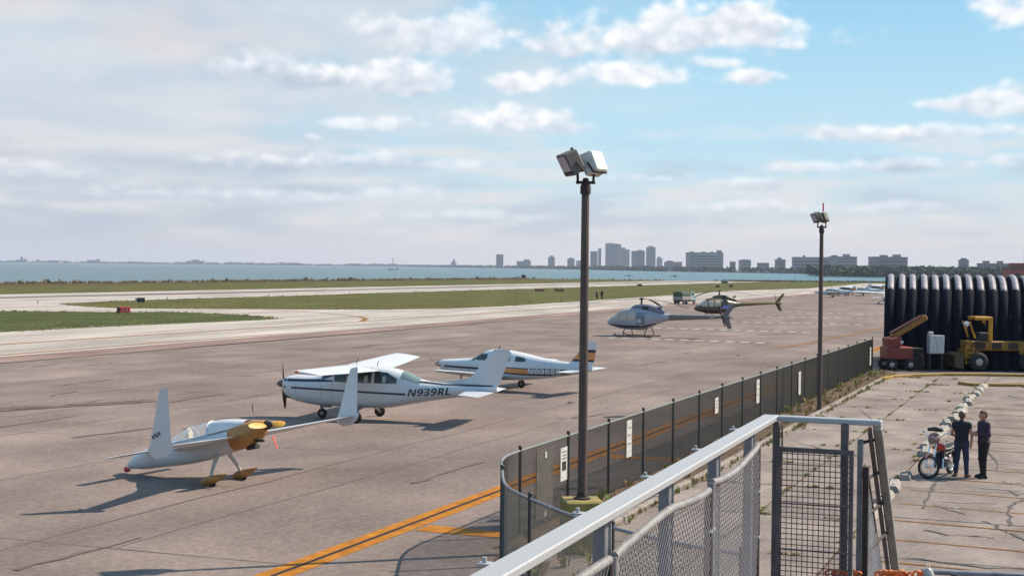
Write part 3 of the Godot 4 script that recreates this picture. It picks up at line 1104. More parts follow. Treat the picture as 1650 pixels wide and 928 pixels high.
	tower("factory", "small pointed works on the horizon left of the lone leftmost tower", 7500, 727, 735, 422.5, M.far_b, [[0.5, 0.5, 3], [0.5, 0.15, 6]])
	# nearer red building whose upper storeys stand above the hall
	var t := thing("brick_building", "red-brown building with a roof mast standing behind the hall's right end", "building", "", Vector3(142, 0, -410), -0.1)
	mb = MB.new()
	mb.box(Vector3(4, 3.2, 0), Vector3(14, 6.4, 10), Basis(), 0.05)
	put("wall", mb, M.far_brick, t)
	mb = MB.new()
	mb.box(Vector3(4, 6.55, 0), Vector3(14.3, 0.3, 10.3), Basis(), 0.03)
	put("roof", mb, M.far_dark, t)
	mb = MB.new()
	mb.box(Vector3(0.0, 7.4, 0), Vector3(4.0, 1.4, 4), Basis(), 0.05)
	put("roof_house", mb, M.far_brick, t)
	mb = MB.new()
	mb.tube([Vector3(1.8, 6.7, 0), Vector3(1.8, 11.5, 0)], 0.09, 6)
	put("mast", mb, M.galv, t)
	for k in 4:
		mb = MB.new()
		mb.box(Vector3(-1.2 + k * 3.2, 4.6, 5.02), Vector3(1.3, 1.3, 0.1), Basis(), 0.02)
		put("window", mb, M.glass_dark, t)


# ---------------------------------------------------------------- fence, hall, lamps, railing
func beam(mb: MB, a: Vector3, b: Vector3, w: float, h: float, ch := 0.0):
	var z := (b - a).normalized()
	var x := Vector3.UP.cross(z)
	x = Vector3.RIGHT if x.length() < 0.01 else x.normalized()
	var y := z.cross(x)
	mb.box((a + b) / 2, Vector3(w, h, a.distance_to(b)), Basis(x, y, z), ch)


# straight diagonal wires of a chain-link panel from a to b, between the heights y0 and y1
func chain(mb: MB, a: Vector3, b: Vector3, y0: float, y1: float, step: float, r: float):
	var len_ := Vector2(b.x - a.x, b.z - a.z).length()
	var h := y1 - y0
	var d := (b - a) / len_
	var out := Vector3(-d.z, 0, d.x) * r
	var k := -h
	while k < len_:
		for s in 2:
			var t0 := maxf(k, 0.0)
			var t1 := minf(k + h, len_)
			if t1 - t0 > 0.01:
				var e0 := t0 - k
				var e1 := t1 - k
				if s == 1:
					e0 = h - e0
					e1 = h - e1
				mb.wire(a + d * t0 + Vector3(0, y0 + e0, 0) + out * (s * 2 - 1), a + d * t1 + Vector3(0, y0 + e1, 0) + out * (s * 2 - 1), r)
		k += step


# woven lattice; inside says whether a point (metres along, height) belongs to the panel
func weave(mb: MB, a: Vector3, d: Vector3, n: int, y0: float, rows: int, step: float, r: float, inside: Callable, sag := 0.0):
	var out := Vector3(-d.z, 0, d.x)
	for i in n:
		for j in rows:
			if (i + j) % 2:
				continue
			for s in [1, -1]:
				var p := Vector2(i * step, y0 + j * step)
				var q := Vector2((i + 1) * step, y0 + (j + s) * step)
				if not inside.call(p) or not inside.call(q):
					continue
				var bow := sag * sin(p.x * 2.1) * sin(p.y * 3.0)
				var bow2 := sag * sin(q.x * 2.1) * sin(q.y * 3.0)
				var o := r * 1.1 * (1 if s > 0 else -1)
				mb.wire(a + d * p.x + Vector3(0, p.y - absf(bow), 0) + out * (bow + o), a + d * q.x + Vector3(0, q.y - absf(bow2), 0) + out * (bow2 + o), r)


func build_fence():
	var t := thing("chain_link_fence", "dark chain-link fence between apron and parking lot, its near end curving round", "fence", "", Vector3.ZERO, -TH)
	var H := 1.83
	var span := 3.07
	var post := MB.new()
	post.tube([Vector3(0, 0, 0), Vector3(0, H + 0.05, 0)], 0.038, 8)
	post.ball(Vector3(0, H + 0.06, 0), Vector3(0.045, 0.04, 0.045), 5)
	var post_mesh := post.mesh()
	var net := MB.new()
	chain(net, Vector3.ZERO, Vector3(0, 0, -span), 0.03, H - 0.03, 0.055, 0.0043)
	var net_mesh := net.mesh()
	var rail := MB.new()
	rail.tube([Vector3(0, H - 0.02, 0), Vector3(0, H - 0.02, -span)], 0.024, 6)
	var rail_mesh := rail.mesh()
	for k in 19:
		var p := L(28.4 + k * span, 10.85, 0.0)
		put_mesh("post", post_mesh, M.fence_post, t).position = p
		if k < 18:
			put_mesh("wire_mesh", net_mesh, M.fence_wire, t).position = p
			put_mesh("top_rail", rail_mesh, M.fence_rail, t).position = p
	# the curved end
	var c := Curve3D.new()
	c.bake_interval = 0.4
	for q in [[28.4, 10.85, 0, 0, -1.2, 0], [25.5, 10.1, 1.3, 0.55, -1.3, -0.55], [22.6, 8.45, 1.1, 1.0, -1.0, -0.9], [20.6, 6.4, 0.7, 0.9, -0.6, -0.8], [19.4, 4.2, 0.3, 0.8, 0, 0]]:
		c.add_point(L(q[0], q[1]), L(q[2], q[3]), L(q[4], q[5]))
	var pts := c.get_baked_points()
	var high := []
	for p in pts:
		high.append(p + Vector3(0, H - 0.02, 0))
	var mb := MB.new()
	mb.tube(high, 0.026, 7)
	put("top_rail", mb, M.galv, t)
	var from := 0
	for q in [[25.5, 10.1], [22.6, 8.45], [20.6, 6.4], [19.4, 4.2]]:
		var to := from
		while to < pts.size() - 1 and pts[to].distance_to(L(q[0], q[1])) > 0.21:
			to += 1
		mb = MB.new()
		for i in range(from, to):
			chain(mb, pts[i], pts[i + 1], 0.03, H - 0.03, 0.055, 0.0043)
		put("wire_mesh", mb, M.fence_wire, t)
		put_mesh("post", post_mesh, M.fence_post, t).position = pts[to]
		from = to
	# boards hung on the fence
	var g := [[29.75, 0.95, 1.05, 1.5, "grey", "tall brown-grey metal sheet hung on the fence's curve end, left of the lamp pedestal"], [31.0, 1.22, 0.45, 0.75, "text", "white notice with a dark printed block, on the fence right beside the grey sheet"], [36.1, 1.25, 0.45, 0.95, "white", "tall white notice on the fence just right of the near lamp pole"], [45.8, 1.28, 0.45, 0.5, "white", "smallest white notice on the fence, above the long handrail"], [52.2, 1.25, 0.5, 0.85, "white", "pinkish-white notice on the fence left of the handrail's corner"], [60.6, 0.95, 0.5, 0.95, "white", "narrow white notice on the fence just left of the far lamp pole"], [82.4, 0.9, 0.5, 1.0, "white", "farthest white notice at the end of the fence by the hall"]]
	for s in g:
		var o := thing("notice_board", s[5], "sign", "white notices on the fence" if s[4] != "grey" else "", F(s[0], 10.79, 0), -TH)
		mb = MB.new()
		mb.box(Vector3(0, s[1], 0), Vector3(0.012, s[3], s[2]), Basis(), 0.003)
		put("panel", mb, M.sign_grey if s[4] == "grey" else M.sign_white, o)
		if s[4] == "grey":
			for y in [s[1] + 0.62, s[1] - 0.66]:
				mb = MB.new()
				mb.box(Vector3(0.015, y, -0.02), Vector3(0.012, 0.13, 0.10), Basis(), 0.003)
				put("tab", mb, M.sign_white, o)
		elif s[4] == "text":
			mb = MB.new()
			mb.box(Vector3(0.009, s[1] - 0.04, 0), Vector3(0.006, 0.2, 0.26), Basis(), 0.001)
			put("printed_block", mb, M.black, o)
			for y in [0.28, 0.2, 0.13]:
				mb = MB.new()
				mb.box(Vector3(0.009, s[1] + y, 0), Vector3(0.006, 0.022, 0.3), Basis(), 0.001)
				put("printed_line", mb, M.sign_grey, o)
		else:
			for y in [0.18, 0.06, -0.08]:
				mb = MB.new()
				mb.box(Vector3(0.009, s[1] + y * s[3] / 0.6, 0), Vector3(0.006, 0.02, s[2] * 0.7), Basis(), 0.001)
				put("printed_line", mb, M.sign_grey, o)


func build_hall():
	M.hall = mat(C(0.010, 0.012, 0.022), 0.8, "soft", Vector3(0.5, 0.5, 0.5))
	M.hall_highlight = mat(C(0.55, 0.50, 0.56), 0.55, "cell", Vector3(0.35, 0.35, 0.35), "blot", Vector3(0.5, 0.5, 0.5))  # pale colour paints the light caught by the rib tops
	var n := 20
	var w := 0.64
	var t := thing("ribbed_hall", "dark ribbed arched hall with highlights painted on its rib tops at the end of the parking lot", "hall", "", Vector3(21.6, 0, -84.6), deg_to_rad(-15.0))
	var arc := func(a: float, off: float) -> Vector3:
		return Vector3(0, (5.2 + off) * pow(maxf(sin(a), 0.0), 0.8), -5.5 + (5.5 + off) * signf(cos(a)) * pow(absf(cos(a)), 0.9))
	var meshes := []
	for part in 2:
		var mb := MB.new()
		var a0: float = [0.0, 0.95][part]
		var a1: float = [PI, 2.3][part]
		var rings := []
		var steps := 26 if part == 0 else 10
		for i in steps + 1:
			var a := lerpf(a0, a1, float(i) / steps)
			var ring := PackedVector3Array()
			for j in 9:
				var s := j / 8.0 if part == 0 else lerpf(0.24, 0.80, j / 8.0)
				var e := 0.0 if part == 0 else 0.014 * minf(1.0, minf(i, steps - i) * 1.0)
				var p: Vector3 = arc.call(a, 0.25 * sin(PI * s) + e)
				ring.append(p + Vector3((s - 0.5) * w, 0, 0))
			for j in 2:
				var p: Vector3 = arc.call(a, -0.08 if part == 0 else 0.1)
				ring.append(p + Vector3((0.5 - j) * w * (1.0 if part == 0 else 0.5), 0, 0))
			rings.append(ring)
		mb.loft(rings, true, true, 40.0)
		meshes.append(mb.mesh())
	M.hall.metallic_specular = 0.15
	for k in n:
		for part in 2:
			var o := put_mesh(["rib", "rib_highlight"][part], meshes[part], M.hall_highlight if part == 1 else M.hall, t)  # second mesh is a painted highlight laid over each dark rib
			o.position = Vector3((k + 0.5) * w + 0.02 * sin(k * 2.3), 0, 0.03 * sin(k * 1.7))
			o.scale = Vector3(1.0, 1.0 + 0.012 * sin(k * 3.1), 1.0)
	var poly := PackedVector2Array()
	for i in 21:
		var p: Vector3 = arc.call(PI * i / 20.0, -0.03)
		poly.append(Vector2(-p.z, p.y))
	for x in [0.04, n * w - 0.04]:
		var mb := MB.new()
		mb.extrude(poly, 0.06, Transform3D(Basis(Vector3(0, 0, -1), Vector3.UP, Vector3.RIGHT), Vector3(x, 0, 0)))
		put("end_wall", mb, M.hall, t)


func flood_head(t: Node3D, at: Vector3, aim: Vector3, size: float, back: Material):
	var z := aim.normalized()
	var x := Vector3.UP.cross(z).normalized()
	var y := z.cross(x)
	var b := Basis(x, y, z)
	var rings := []
	for r in [[0.0, 0.84, 0.86], [0.03, 0.93, 0.95], [0.26, 1.0, 1.0], [0.31, 1.03, 1.03], [0.33, 1.0, 1.0]]:
		var ring := PackedVector3Array()
		var hw: float = size * 0.5 * r[1]
		var hh: float = size * 0.46 * r[2]
		for c in [[-1, -0.86], [-0.86, -1], [0.86, -1], [1, -0.86], [1, 0.86], [0.86, 1], [-0.86, 1], [-1, 0.86]]:
			ring.append(at + b * Vector3(c[0] * hw, c[1] * hh, (r[0] - 0.16) * size * 1.75))
		rings.append(ring)
	var mb := MB.new()
	mb.loft(rings, true, true, 30.0)
	var h := put("lamp_head", mb, back, t)
	mb = MB.new()
	mb.box(at + b * Vector3(0, 0.05 * size, 0.172 * size * 1.75), Vector3(size * 0.74, size * 0.62, 0.02), b, 0.004)
	put("lens", mb, M.lens, h)
	mb = MB.new()
	mb.box(at + b * Vector3(0, -0.33 * size, 0.172 * size * 1.75), Vector3(size * 0.8, size * 0.1, 0.025), b, 0.004)
	put("visor", mb, M.rust, h)
	mb = MB.new()
	for s in [-1, 1]:
		mb.tube([at + b * Vector3(s * size * 0.53, 0, 0), at + b * Vector3(s * size * 0.53, -size * 0.45, -0.05)], 0.02, 6)
	mb.tube([at + b * Vector3(-size * 0.53, -size * 0.45, -0.05), at + b * Vector3(size * 0.53, -size * 0.45, -0.05)], 0.02, 6)
	put("yoke", mb, M.rust, h)


func build_lamps():
	M.lens = mat(C(0.33, 0.29, 0.36), 0.12)
	M.head_pale = mat(C(0.72, 0.70, 0.66), 0.45, "soft", Vector3(1, 1, 1))
	M.head_dark = mat(C(0.14, 0.12, 0.105), 0.5, "soft", Vector3(1, 1, 1))
	M.pole = mat(C(0.10, 0.062, 0.05), 0.6, "blot", Vector3(1.2, 0.2, 1.2))
	for k in 2:
		var near := k == 0
		var t := thing("floodlight_pole", "nearest tall brown floodlight pole on a yellow pedestal, two lamp heads" if near else "farther brown floodlight pole by the fence with a red tip light", "lamp post", "floodlight poles", Vector3(1.44, 0, -29.0) if near else Vector3(12.22, 0, -57.7))
		var mb := MB.new()
		if near:
			mb.box(Vector3(0, 0.52, 0), Vector3(0.78, 1.04, 0.78), Basis(Vector3.UP, 0.12), 0.035)
			put("pedestal", mb, mat(C(0.66, 0.50, 0.15), 0.85, "cell", Vector3(1, 1, 1), "blot", Vector3(0.5, 0.5, 0.5)), t)
		var y0 := 1.04 if near else 0.0
		mb = MB.new()
		mb.lathe([Vector2(0.17, y0), Vector2(0.17, y0 + 0.03), Vector2(0.11, y0 + 0.05), Vector2(0.098, y0 + 0.14)], Transform3D(), 14)
		put("base_plate", mb, M.rust, t)
		mb = MB.new()
		mb.lathe([Vector2(0.092, y0 + 0.14), Vector2(0.088, 4.0), Vector2(0.076, 7.22)], Transform3D(), 16)
		put("pole", mb, M.pole, t)
		mb = MB.new()
		mb.lathe([Vector2(0.10, 7.10), Vector2(0.105, 7.12), Vector2(0.105, 7.25), Vector2(0.085, 7.3), Vector2(0.05, 7.42)], Transform3D(), 14)
		put("collar", mb, M.rust, t)
		mb = MB.new()
		mb.tube([Vector3(-0.19, 7.33, 0.06), Vector3(0.19, 7.33, -0.02)], 0.03, 8)
		for x in [-0.15, 0.15]:
			mb.tube([Vector3(x, 7.3, 0.0), Vector3(x * 1.1, 7.55, 0.0)], 0.026, 8)
		put("crossarm", mb, M.rust, t)
		var s := 0.5 if near else 0.42
		flood_head(t, Vector3(-0.29 if near else -0.21, 7.72, 0.08), Vector3(-0.85, -0.48, 0.30), s, M.head_dark)
		flood_head(t, Vector3(0.17 if near else 0.10, 7.72, -0.06), Vector3(-0.74, -0.38, -0.50), s * 0.98, M.head_pale if near else M.head_dark)
		mb = MB.new()
		mb.tube([Vector3(-0.28, 7.9, 0.0), Vector3(-0.28, 8.02, 0.0)] if near else [Vector3(0.05, 7.95, 0.0), Vector3(0.05, 8.28, 0.0)], 0.03, 8)
		put("tip_light", mb, M.black if near else M.red, t)


func build_railing():
	var t := thing("handrail", "broad pale metal handrail with chain-link infill around the raised landing in the foreground", "railing", "", Vector3.ZERO, -TH)
	var V := func(u: float) -> float:
		return 2.475 + (u - 6.05) * 0.034
	var Y := 4.235
	var mb := MB.new()
	beam(mb, L(3.2, V.call(3.2), Y), L(13.92, V.call(13.92), Y), 0.15, 0.05, 0.008)
	put("top_rail", mb, M.rail, t)
	mb = MB.new()
	beam(mb, L(13.85, V.call(13.85) - 0.08, Y), L(13.85, 1.70, Y), 0.13, 0.052, 0.008)
	put("end_rail", mb, M.rail, t)
	# posts with their outer angle and top bracket
	for u in [4.92, 6.47, 8.02, 9.62, 11.24, 12.8]:
		var v: float = V.call(u) + 0.02
		mb = MB.new()
		mb.box(L(u, v, 3.42), Vector3(0.075, 1.58, 0.075), Basis(), 0.006)
		var post := put("post", mb, M.galv, t)
		mb = MB.new()
		mb.box(L(u + 0.05, v - 0.005, 3.42), Vector3(0.09, 1.55, 0.008), Basis(), 0.001)
		put("angle_flange", mb, M.rail, post)
		mb = MB.new()
		mb.box(L(u, v + 0.1, Y - 0.012), Vector3(0.14, 0.012, 0.07), Basis(), 0.002)
		mb.tube([L(u, v + 0.14, Y - 0.012), L(u, v + 0.14, Y + 0.02)], 0.012, 8)
		put("bracket", mb, M.rail, post)
	mb = MB.new()
	mb.box(L(13.72, 2.655, 3.42), Vector3(0.062, 1.6, 0.062), Basis(), 0.006)
	mb.box(L(13.72, 2.60, 3.9), Vector3(0.012, 0.6, 0.03), Basis(), 0.002)
	put("corner_post", mb, M.bar, t)
	mb = MB.new()
	mb.box(L(13.80, 2.03, 3.42), Vector3(0.068, 1.6, 0.068), Basis(), 0.006)
	put("gate_post", mb, M.bar, t)
	mb = MB.new()
	mb.box(L(13.9, 1.90, 3.36), Vector3(0.05, 1.42, 0.05), Basis(), 0.006)
	put("stair_post", mb, M.galv, t)
	mb = MB.new()
	mb.box(L(13.86, 1.84, 3.22), Vector3(0.055, 1.2, 0.055), Basis(), 0.006)
	put("stair_post", mb, M.rust, t)

	# chain-link infill in three sections, each with its own pipe frame
	var secs := [[3.6, 7.86, [[3.6, 4.0], [5.6, 3.985], [7.3, 4.005], [7.86, 4.0]]], [7.97, 10.62, [[7.97, 4.0], [8.3, 4.02], [9.3, 4.055], [9.75, 4.03], [10.3, 4.0], [10.62, 4.0]]], [10.72, 12.72, [[10.72, 4.05], [11.05, 4.02], [11.7, 4.01], [12.3, 4.05], [12.72, 4.09]]]]
	for s in secs:
		var top := []
		for q in s[2]:
			top.append(L(q[0], V.call(q[0]) - 0.075, q[1]))
		var c := Curve3D.new()
		for i in top.size():
			var h: Vector3 = (top[min(i + 1, top.size() - 1)] - top[max(i - 1, 0)]) * 0.17
			c.add_point(top[i], -h, h)
		c.bake_interval = 0.12
		var path := []
		for p in c.get_baked_points():
			path.append(p)
		mb = MB.new()
		mb.tube(path, 0.029, 10)
		put("infill_pipe", mb, M.pipe, t)
		for e in [s[0], s[1]]:
			mb = MB.new()
			var y1: float = s[2][0][1] if e == s[0] else s[2][-1][1]
			mb.tube([L(e, V.call(e) - 0.075, 2.66), L(e, V.call(e) - 0.075, y1)], 0.03, 10)
			put("infill_post", mb, M.pipe if e == s[0] else M.rust, t)
			mb = MB.new()
			for y in [2.9, 3.3, 3.7]:
				mb.tube([L(e, V.call(e) - 0.075, y - 0.012), L(e, V.call(e) - 0.075, y + 0.012)], 0.036, 10)
			put("tension_band", mb, M.rail, t)
		mb = MB.new()
		mb.tube([L(s[0], V.call(s[0]) - 0.075, 2.7), L(s[1], V.call(s[1]) - 0.075, 2.7)], 0.022, 8)
		put("infill_pipe", mb, M.pipe, t)
		var a := L(s[0], V.call(s[0]) - 0.085, 0)
		var b := L(s[1], V.call(s[1]) - 0.085, 0)
		var len_ := a.distance_to(b)
		var rows: Array = s[2]
		var inside := func(p: Vector2) -> bool:
			if p.x > len_:
				return false
			var u: float = s[0] + p.x
			var lim := 4.0
			for i in rows.size() - 1:
				if u >= rows[i][0] and u <= rows[i + 1][0]:
					lim = lerpf(rows[i][1], rows[i + 1][1], (u - rows[i][0]) / (rows[i + 1][0] - rows[i][0]))
			return p.y < lim
		mb = MB.new()
		weave(mb, a, (b - a) / len_, int(len_ / 0.036), 2.7, 39, 0.036, 0.0036, inside, 0.012)
		put("wire_mesh", mb, M.wire, t, "stuff")

	# welded-mesh gate closing the end
	var gate := thing("mesh_gate", "square welded-mesh gate panel hung under the end of the pale handrail", "gate", "", Vector3.ZERO, -TH)
	var g0 := Vector2(2.615, 2.68)
	var g1 := Vector2(1.945, 3.965)
	mb = MB.new()
	for v in [g0.x, g1.x]:
		mb.box(L(13.66, v, (g0.y + g1.y) / 2), Vector3(0.04, g1.y - g0.y, 0.04), Basis(), 0.004)
	for y in [g0.y, g1.y]:
		mb.box(L(13.66, (g0.x + g1.x) / 2, y), Vector3(g0.x - g1.x + 0.038, 0.045, 0.036), Basis(), 0.004)
	put("frame", mb, M.bar, gate)
	for y in [3.03, 3.46]:
		mb = MB.new()
		mb.box(L(13.665, (g0.x + g1.x) / 2, y), Vector3(g0.x - g1.x, 0.014, 0.012), Basis(), 0.002)
		put("crossbar", mb, M.bar, gate)
	mb = MB.new()
	var v := g1.x + 0.045
	while v < g0.x - 0.02:
		mb.tube([L(13.655, v, g0.y), L(13.655, v, g1.y)], 0.0046, 5, false)
		v += 0.05
	var y := g0.y + 0.05
	while y < g1.y - 0.02:
		mb.tube([L(13.647, g0.x, y), L(13.647, g1.x, y)], 0.0046, 5, false)
		y += 0.05
	put("wire_mesh", mb, M.bar, gate, "stuff")

	# stair going down beyond the landing
	var st := thing("stair_rail", "sloping grey stair handrail with short rungs going down beyond the landing", "stair railing", "", Vector3.ZERO, -TH)
	mb = MB.new()
	beam(mb, L(13.9, 1.745, 4.19), L(16.9, 1.81, 1.60), 0.082, 0.075, 0.01)
	put("sloping_rail", mb, mat(C(0.42, 0.42, 0.39), 0.5, "soft", Vector3(1, 1, 1), "blot", Vector3(0.7, 0.7, 0.7)), st)
	mb = MB.new()
	beam(mb, L(13.88, 1.815, 4.16), L(16.86, 1.88, 1.58), 0.03, 0.08, 0.004)
	put("inner_bar", mb, M.bar, st)
	for q in [[4.04, 14.07], [3.68, 14.49], [3.33, 14.9], [2.97, 15.3]]:
		mb = MB.new()
		mb.tube([L(13.92, 1.87, q[0]), L(q[1], 1.80, q[0] + 0.01)], 0.016, 8)
		put("rung", mb, M.rust, st)
		mb = MB.new()
		mb.ball(L(q[1] + 0.02, 1.755, q[0] + 0.03), Vector3(0.018, 0.018, 0.018), 5)
		put("bolt", mb, M.rail, st)
	var tri := func(p: Vector2) -> bool:
		return p.y < 3.78 - p.x * 0.93 and p.y > 2.2 - p.x * 0.3
	mb = MB.new()
	weave(mb, L(13.9, 1.84, 0), Vector3(0, 0, -1), 48, 1.6, 62, 0.036, 0.0035, tri)
	put("side_mesh", mb, M.galv, st, "stuff")
	mb = MB.new()
	beam(mb, L(13.9, 1.84, 3.80), L(15.65, 1.86, 2.16), 0.03, 0.035, 0.004)
	put("mesh_frame", mb, M.rust, st)
	# landing floor and treads, below the picture's lower edge
	var fl := thing("stair_landing", "steel landing floor and treads under the pale handrail", "landing", "", Vector3.ZERO, -TH)
	mb = MB.new()
	mb.box(L(8.4, 2.05, 2.58), Vector3(1.05, 0.06, 11.0), Basis(), 0.01)
	put("floor", mb, M.galv, fl)
	for k in 11:
		mb = MB.new()
		mb.box(L(14.12 + k * 0.27, 2.2, 2.38 - k * 0.225), Vector3(0.75, 0.04, 0.27), Basis(), 0.006)
		put("tread", mb, M.galv, fl)
	for q in [[4.0, 1.6], [8.5, 1.6], [13.7, 1.6], [4.0, 2.6], [8.5, 2.55], [13.7, 2.55]]:
		mb = MB.new()
		mb.box(L(q[0], q[1], 1.27), Vector3(0.1, 2.54, 0.1), Basis(), 0.008)
		put("column", mb, M.galv, fl)

	# right of the stair: a low pipe rail, orange netting and a white bag
	var pr := thing("pipe_rail", "single grey pipe rail along the bottom right edge, beside the stair", "railing", "", Vector3.ZERO, 0.0)
	mb = MB.new()
	mb.tube([Vector3(3.86, 2.845, -13.6), Vector3(5.6, 2.80, -13.55)], 0.028, 10)
	put("pipe", mb, M.galv, pr)
	for x in [4.16, 5.3]:
		mb = MB.new()
		mb.tube([Vector3(x, 0, -13.6), Vector3(x, 2.83, -13.6)], 0.03, 8)
		put("post", mb, M.rust, pr)
	var net := thing("safety_netting", "bundle of bright orange plastic netting tied low across the gate and stair", "safety netting", "", Vector3(0, 0, 0))
	for q in [[2.97, 3.09, 2.80, 3], [3.17, 3.28, 2.80, 2], [3.42, 3.86, 2.80, 9]]:
		mb = MB.new()
		for k in q[3]:
			var x := lerpf(q[0], q[1], (k + 0.5) / q[3]) + rng.randf_range(-0.01, 0.01)
			var r := rng.randf_range(0.035, 0.06)
			var tilt := rng.randf_range(-0.5, 0.5)
			var path := []
			for i in 15:
				var a := TAU * i / 14.0
				path.append(Vector3(x + cos(a) * r * (0.75 + 0.2 * sin(3 * a)), q[2] + 0.02 + sin(a) * r * 0.8, -13.55 + sin(a + tilt) * 0.03))
			mb.tube(path, 0.011, 6, false)
			for i in 2:
				var p: Vector3 = path[rng.randi() % 14]
				mb.wire(p, Vector3(x + rng.randf_range(-0.05, 0.05), q[2] - 0.04, -13.54), 0.007)
		put("loop", mb, M.safety_orange, net)
	mb = MB.new()
	mb.tube([Vector3(2.5, 2.765, -13.58), Vector3(3.9, 2.765, -13.56)], 0.014, 8)
	put("tie_bar", mb, M.safety_orange, net)
	var bag := thing("plastic_bag", "small white bag hanging at the left end of the grey pipe rail", "bag", "", Vector3(3.90, 2.78, -13.53))
	mb = MB.new()
	var rings := []
	for k in [[0.0, 0.05], [0.02, 0.055], [0.06, 0.05], [0.095, 0.038], [0.11, 0.015]]:
		var ring := PackedVector3Array()
		for j in 12:
			var a := TAU * j / 12
			var r: float = k[1] * (1.0 + 0.12 * sin(a * 3 + k[0] * 40))
			ring.append(Vector3(cos(a) * r, k[0], sin(a) * r * 0.6))
		rings.append(ring)
	mb.loft(rings, true, true, 40)
	put("bag_body", mb, M.sign_white, bag)
	mb = MB.new()
	mb.tube([Vector3(-0.02, 0.1, 0), Vector3(-0.01, 0.14, -0.03), Vector3(0.015, 0.14, -0.05), Vector3(0.02, 0.1, -0.02)], 0.006, 6)
	put("handle", mb, M.sign_white, bag)


# ---------------------------------------------------------------- aircraft: nose towards -x, left side towards +z, y = 0 on the ground
func foil(le: Vector3, chord: float, th: float, nrm := Vector3.UP, drop := 0.0, n := 9) -> PackedVector3Array:
	var out := PackedVector3Array()
	for s in [1, -1]:
		for i in n:
			if s == -1 and (i == 0 or i == n):
				continue
			var k: int = i if s == 1 else n - 1 - i
			if s == -1 and (k == 0 or k == n - 1):
				continue
			var x := 0.5 - 0.5 * cos(PI * k / (n - 1))
			var y := 5.0 * th * (0.2969 * sqrt(x) - 0.126 * x - 0.3516 * x * x + 0.2843 * x * x * x - 0.1015 * x * x * x * x)
			if k == n - 1:
				y = 0.004 / chord * 1.5
			out.append(le + Vector3(chord * x, -drop * x, 0) + nrm * (y * chord * s))
	return out


func wing(secs: Array, nrm := Vector3.UP, drop := 0.0) -> MB:
	var mb := MB.new()
	var rings := []
	for s in secs:
		rings.append(foil(s[0], s[1], s[2], nrm, drop))
	mb.loft(rings, true, true, 50.0)
	return mb


func wheel(parent: Node3D, at: Vector3, r: float, w: float, hub := 0.5, called := "wheel"):
	var tr := Transform3D(Basis(Vector3.RIGHT, PI / 2), at)
	var mb := MB.new()
	var prof := []
	for i in 10:
		var a := TAU * i / 10.0
		prof.append(Vector2(r - w * 0.5 + cos(a) * w * 0.5, sin(a) * w * 0.5))
	mb.lathe(prof, tr, 20, 60, true)
	var o := put(called, mb, M.rubber, parent)
	mb = MB.new()
	mb.lathe([Vector2(r * hub, -w * 0.32), Vector2(r * (hub + 0.12), -w * 0.2), Vector2(r * (hub + 0.12), w * 0.2), Vector2(r * hub, w * 0.32), Vector2(0.02, w * 0.36)], tr, 16, 40)
	put("rim", mb, M.metal, o)
	return o


func blade(mb: MB, hub: Vector3, dir: Vector3, len_: float, w: float, axis := Vector3.RIGHT):
	var side := axis.cross(dir).normalized()
	var rings := []
	for i in 9:
		var s := i / 8.0
		var c := w * (0.45 + 0.75 * sin(PI * pow(s, 0.7) * 0.92)) * (1.0 if i < 8 else 0.55)
		var tw := lerpf(0.9, 0.3, s)
		var cd := (side * cos(tw) + axis * sin(tw)).normalized()
		var td := cd.cross(dir).normalized()
		var ring := PackedVector3Array()
		for j in 8:
			var a := TAU * j / 8
			ring.append(hub + dir * (len_ * s) + cd * cos(a) * c * 0.5 + td * sin(a) * c * lerpf(0.16, 0.05, s))
		rings.append(ring)
	mb.loft(rings, true, true, 60.0)


func lettering(parent: Node3D, called: String, text: String, fus: Fus, x0: float, y0: float, height: float, wide: float, slant: float, m: Material, sgn := 1.0, off := 0.008, rise := 0.0):
	var tm := TextMesh.new()
	tm.text = text
	var f := SystemFont.new()
	f.font_names = PackedStringArray(["Droid Sans"])
	f.font_weight = 700
	tm.font = f
	tm.font_size = 64
	tm.pixel_size = 0.01
	tm.depth = 0.0
	tm.curve_step = 1.0
	var arr := tm.surface_get_arrays(0)
	var vs: PackedVector3Array = arr[Mesh.ARRAY_VERTEX]
	var ix: PackedInt32Array = arr[Mesh.ARRAY_INDEX] if arr[Mesh.ARRAY_INDEX] != null else PackedInt32Array(range(vs.size()))
	var lo := Vector3(1e9, 1e9, 0)
	var hi := Vector3(-1e9, -1e9, 0)
	for v in vs:
		lo = lo.min(v)
		hi = hi.max(v)
	var mb := MB.new()
	var p := PackedVector3Array()
	for v in vs:
		var a := (v.x - lo.x) / (hi.x - lo.x)
		var b := (v.y - lo.y) / (hi.y - lo.y)
		var y := y0 + b * height
		if sgn > 0:
			p.append(fus.side(x0 + a * wide + b * height * slant, y + a * rise, 1.0, off))
		else:
			p.append(fus.side(x0 + wide - a * wide + b * height * slant, y + (1.0 - a) * rise, -1.0, off))
	# cut long triangles so that the letters follow the curved skin
	var todo := []
	for k in ix.size() / 3:
		todo.append([p[ix[k * 3]], p[ix[k * 3 + 1]], p[ix[k * 3 + 2]]])
	while todo.size():
		var q = todo.pop_back()
		var e := 0
		for i in 3:
			if q[i].distance_squared_to(q[(i + 1) % 3]) > q[e].distance_squared_to(q[(e + 1) % 3]):
				e = i
		if q[e].distance_to(q[(e + 1) % 3]) > 0.07:
			var c: Vector3 = (q[e] + q[(e + 1) % 3]) / 2
			c = fus.side(c.x, c.y, sgn, off)
			todo.append([q[e], c, q[(e + 2) % 3]])
			todo.append([c, q[(e + 1) % 3], q[(e + 2) % 3]])
		else:
			mb.tri(q[0], q[1], q[2], Vector3(0, 0, sgn))
	put(called, mb, m, parent)


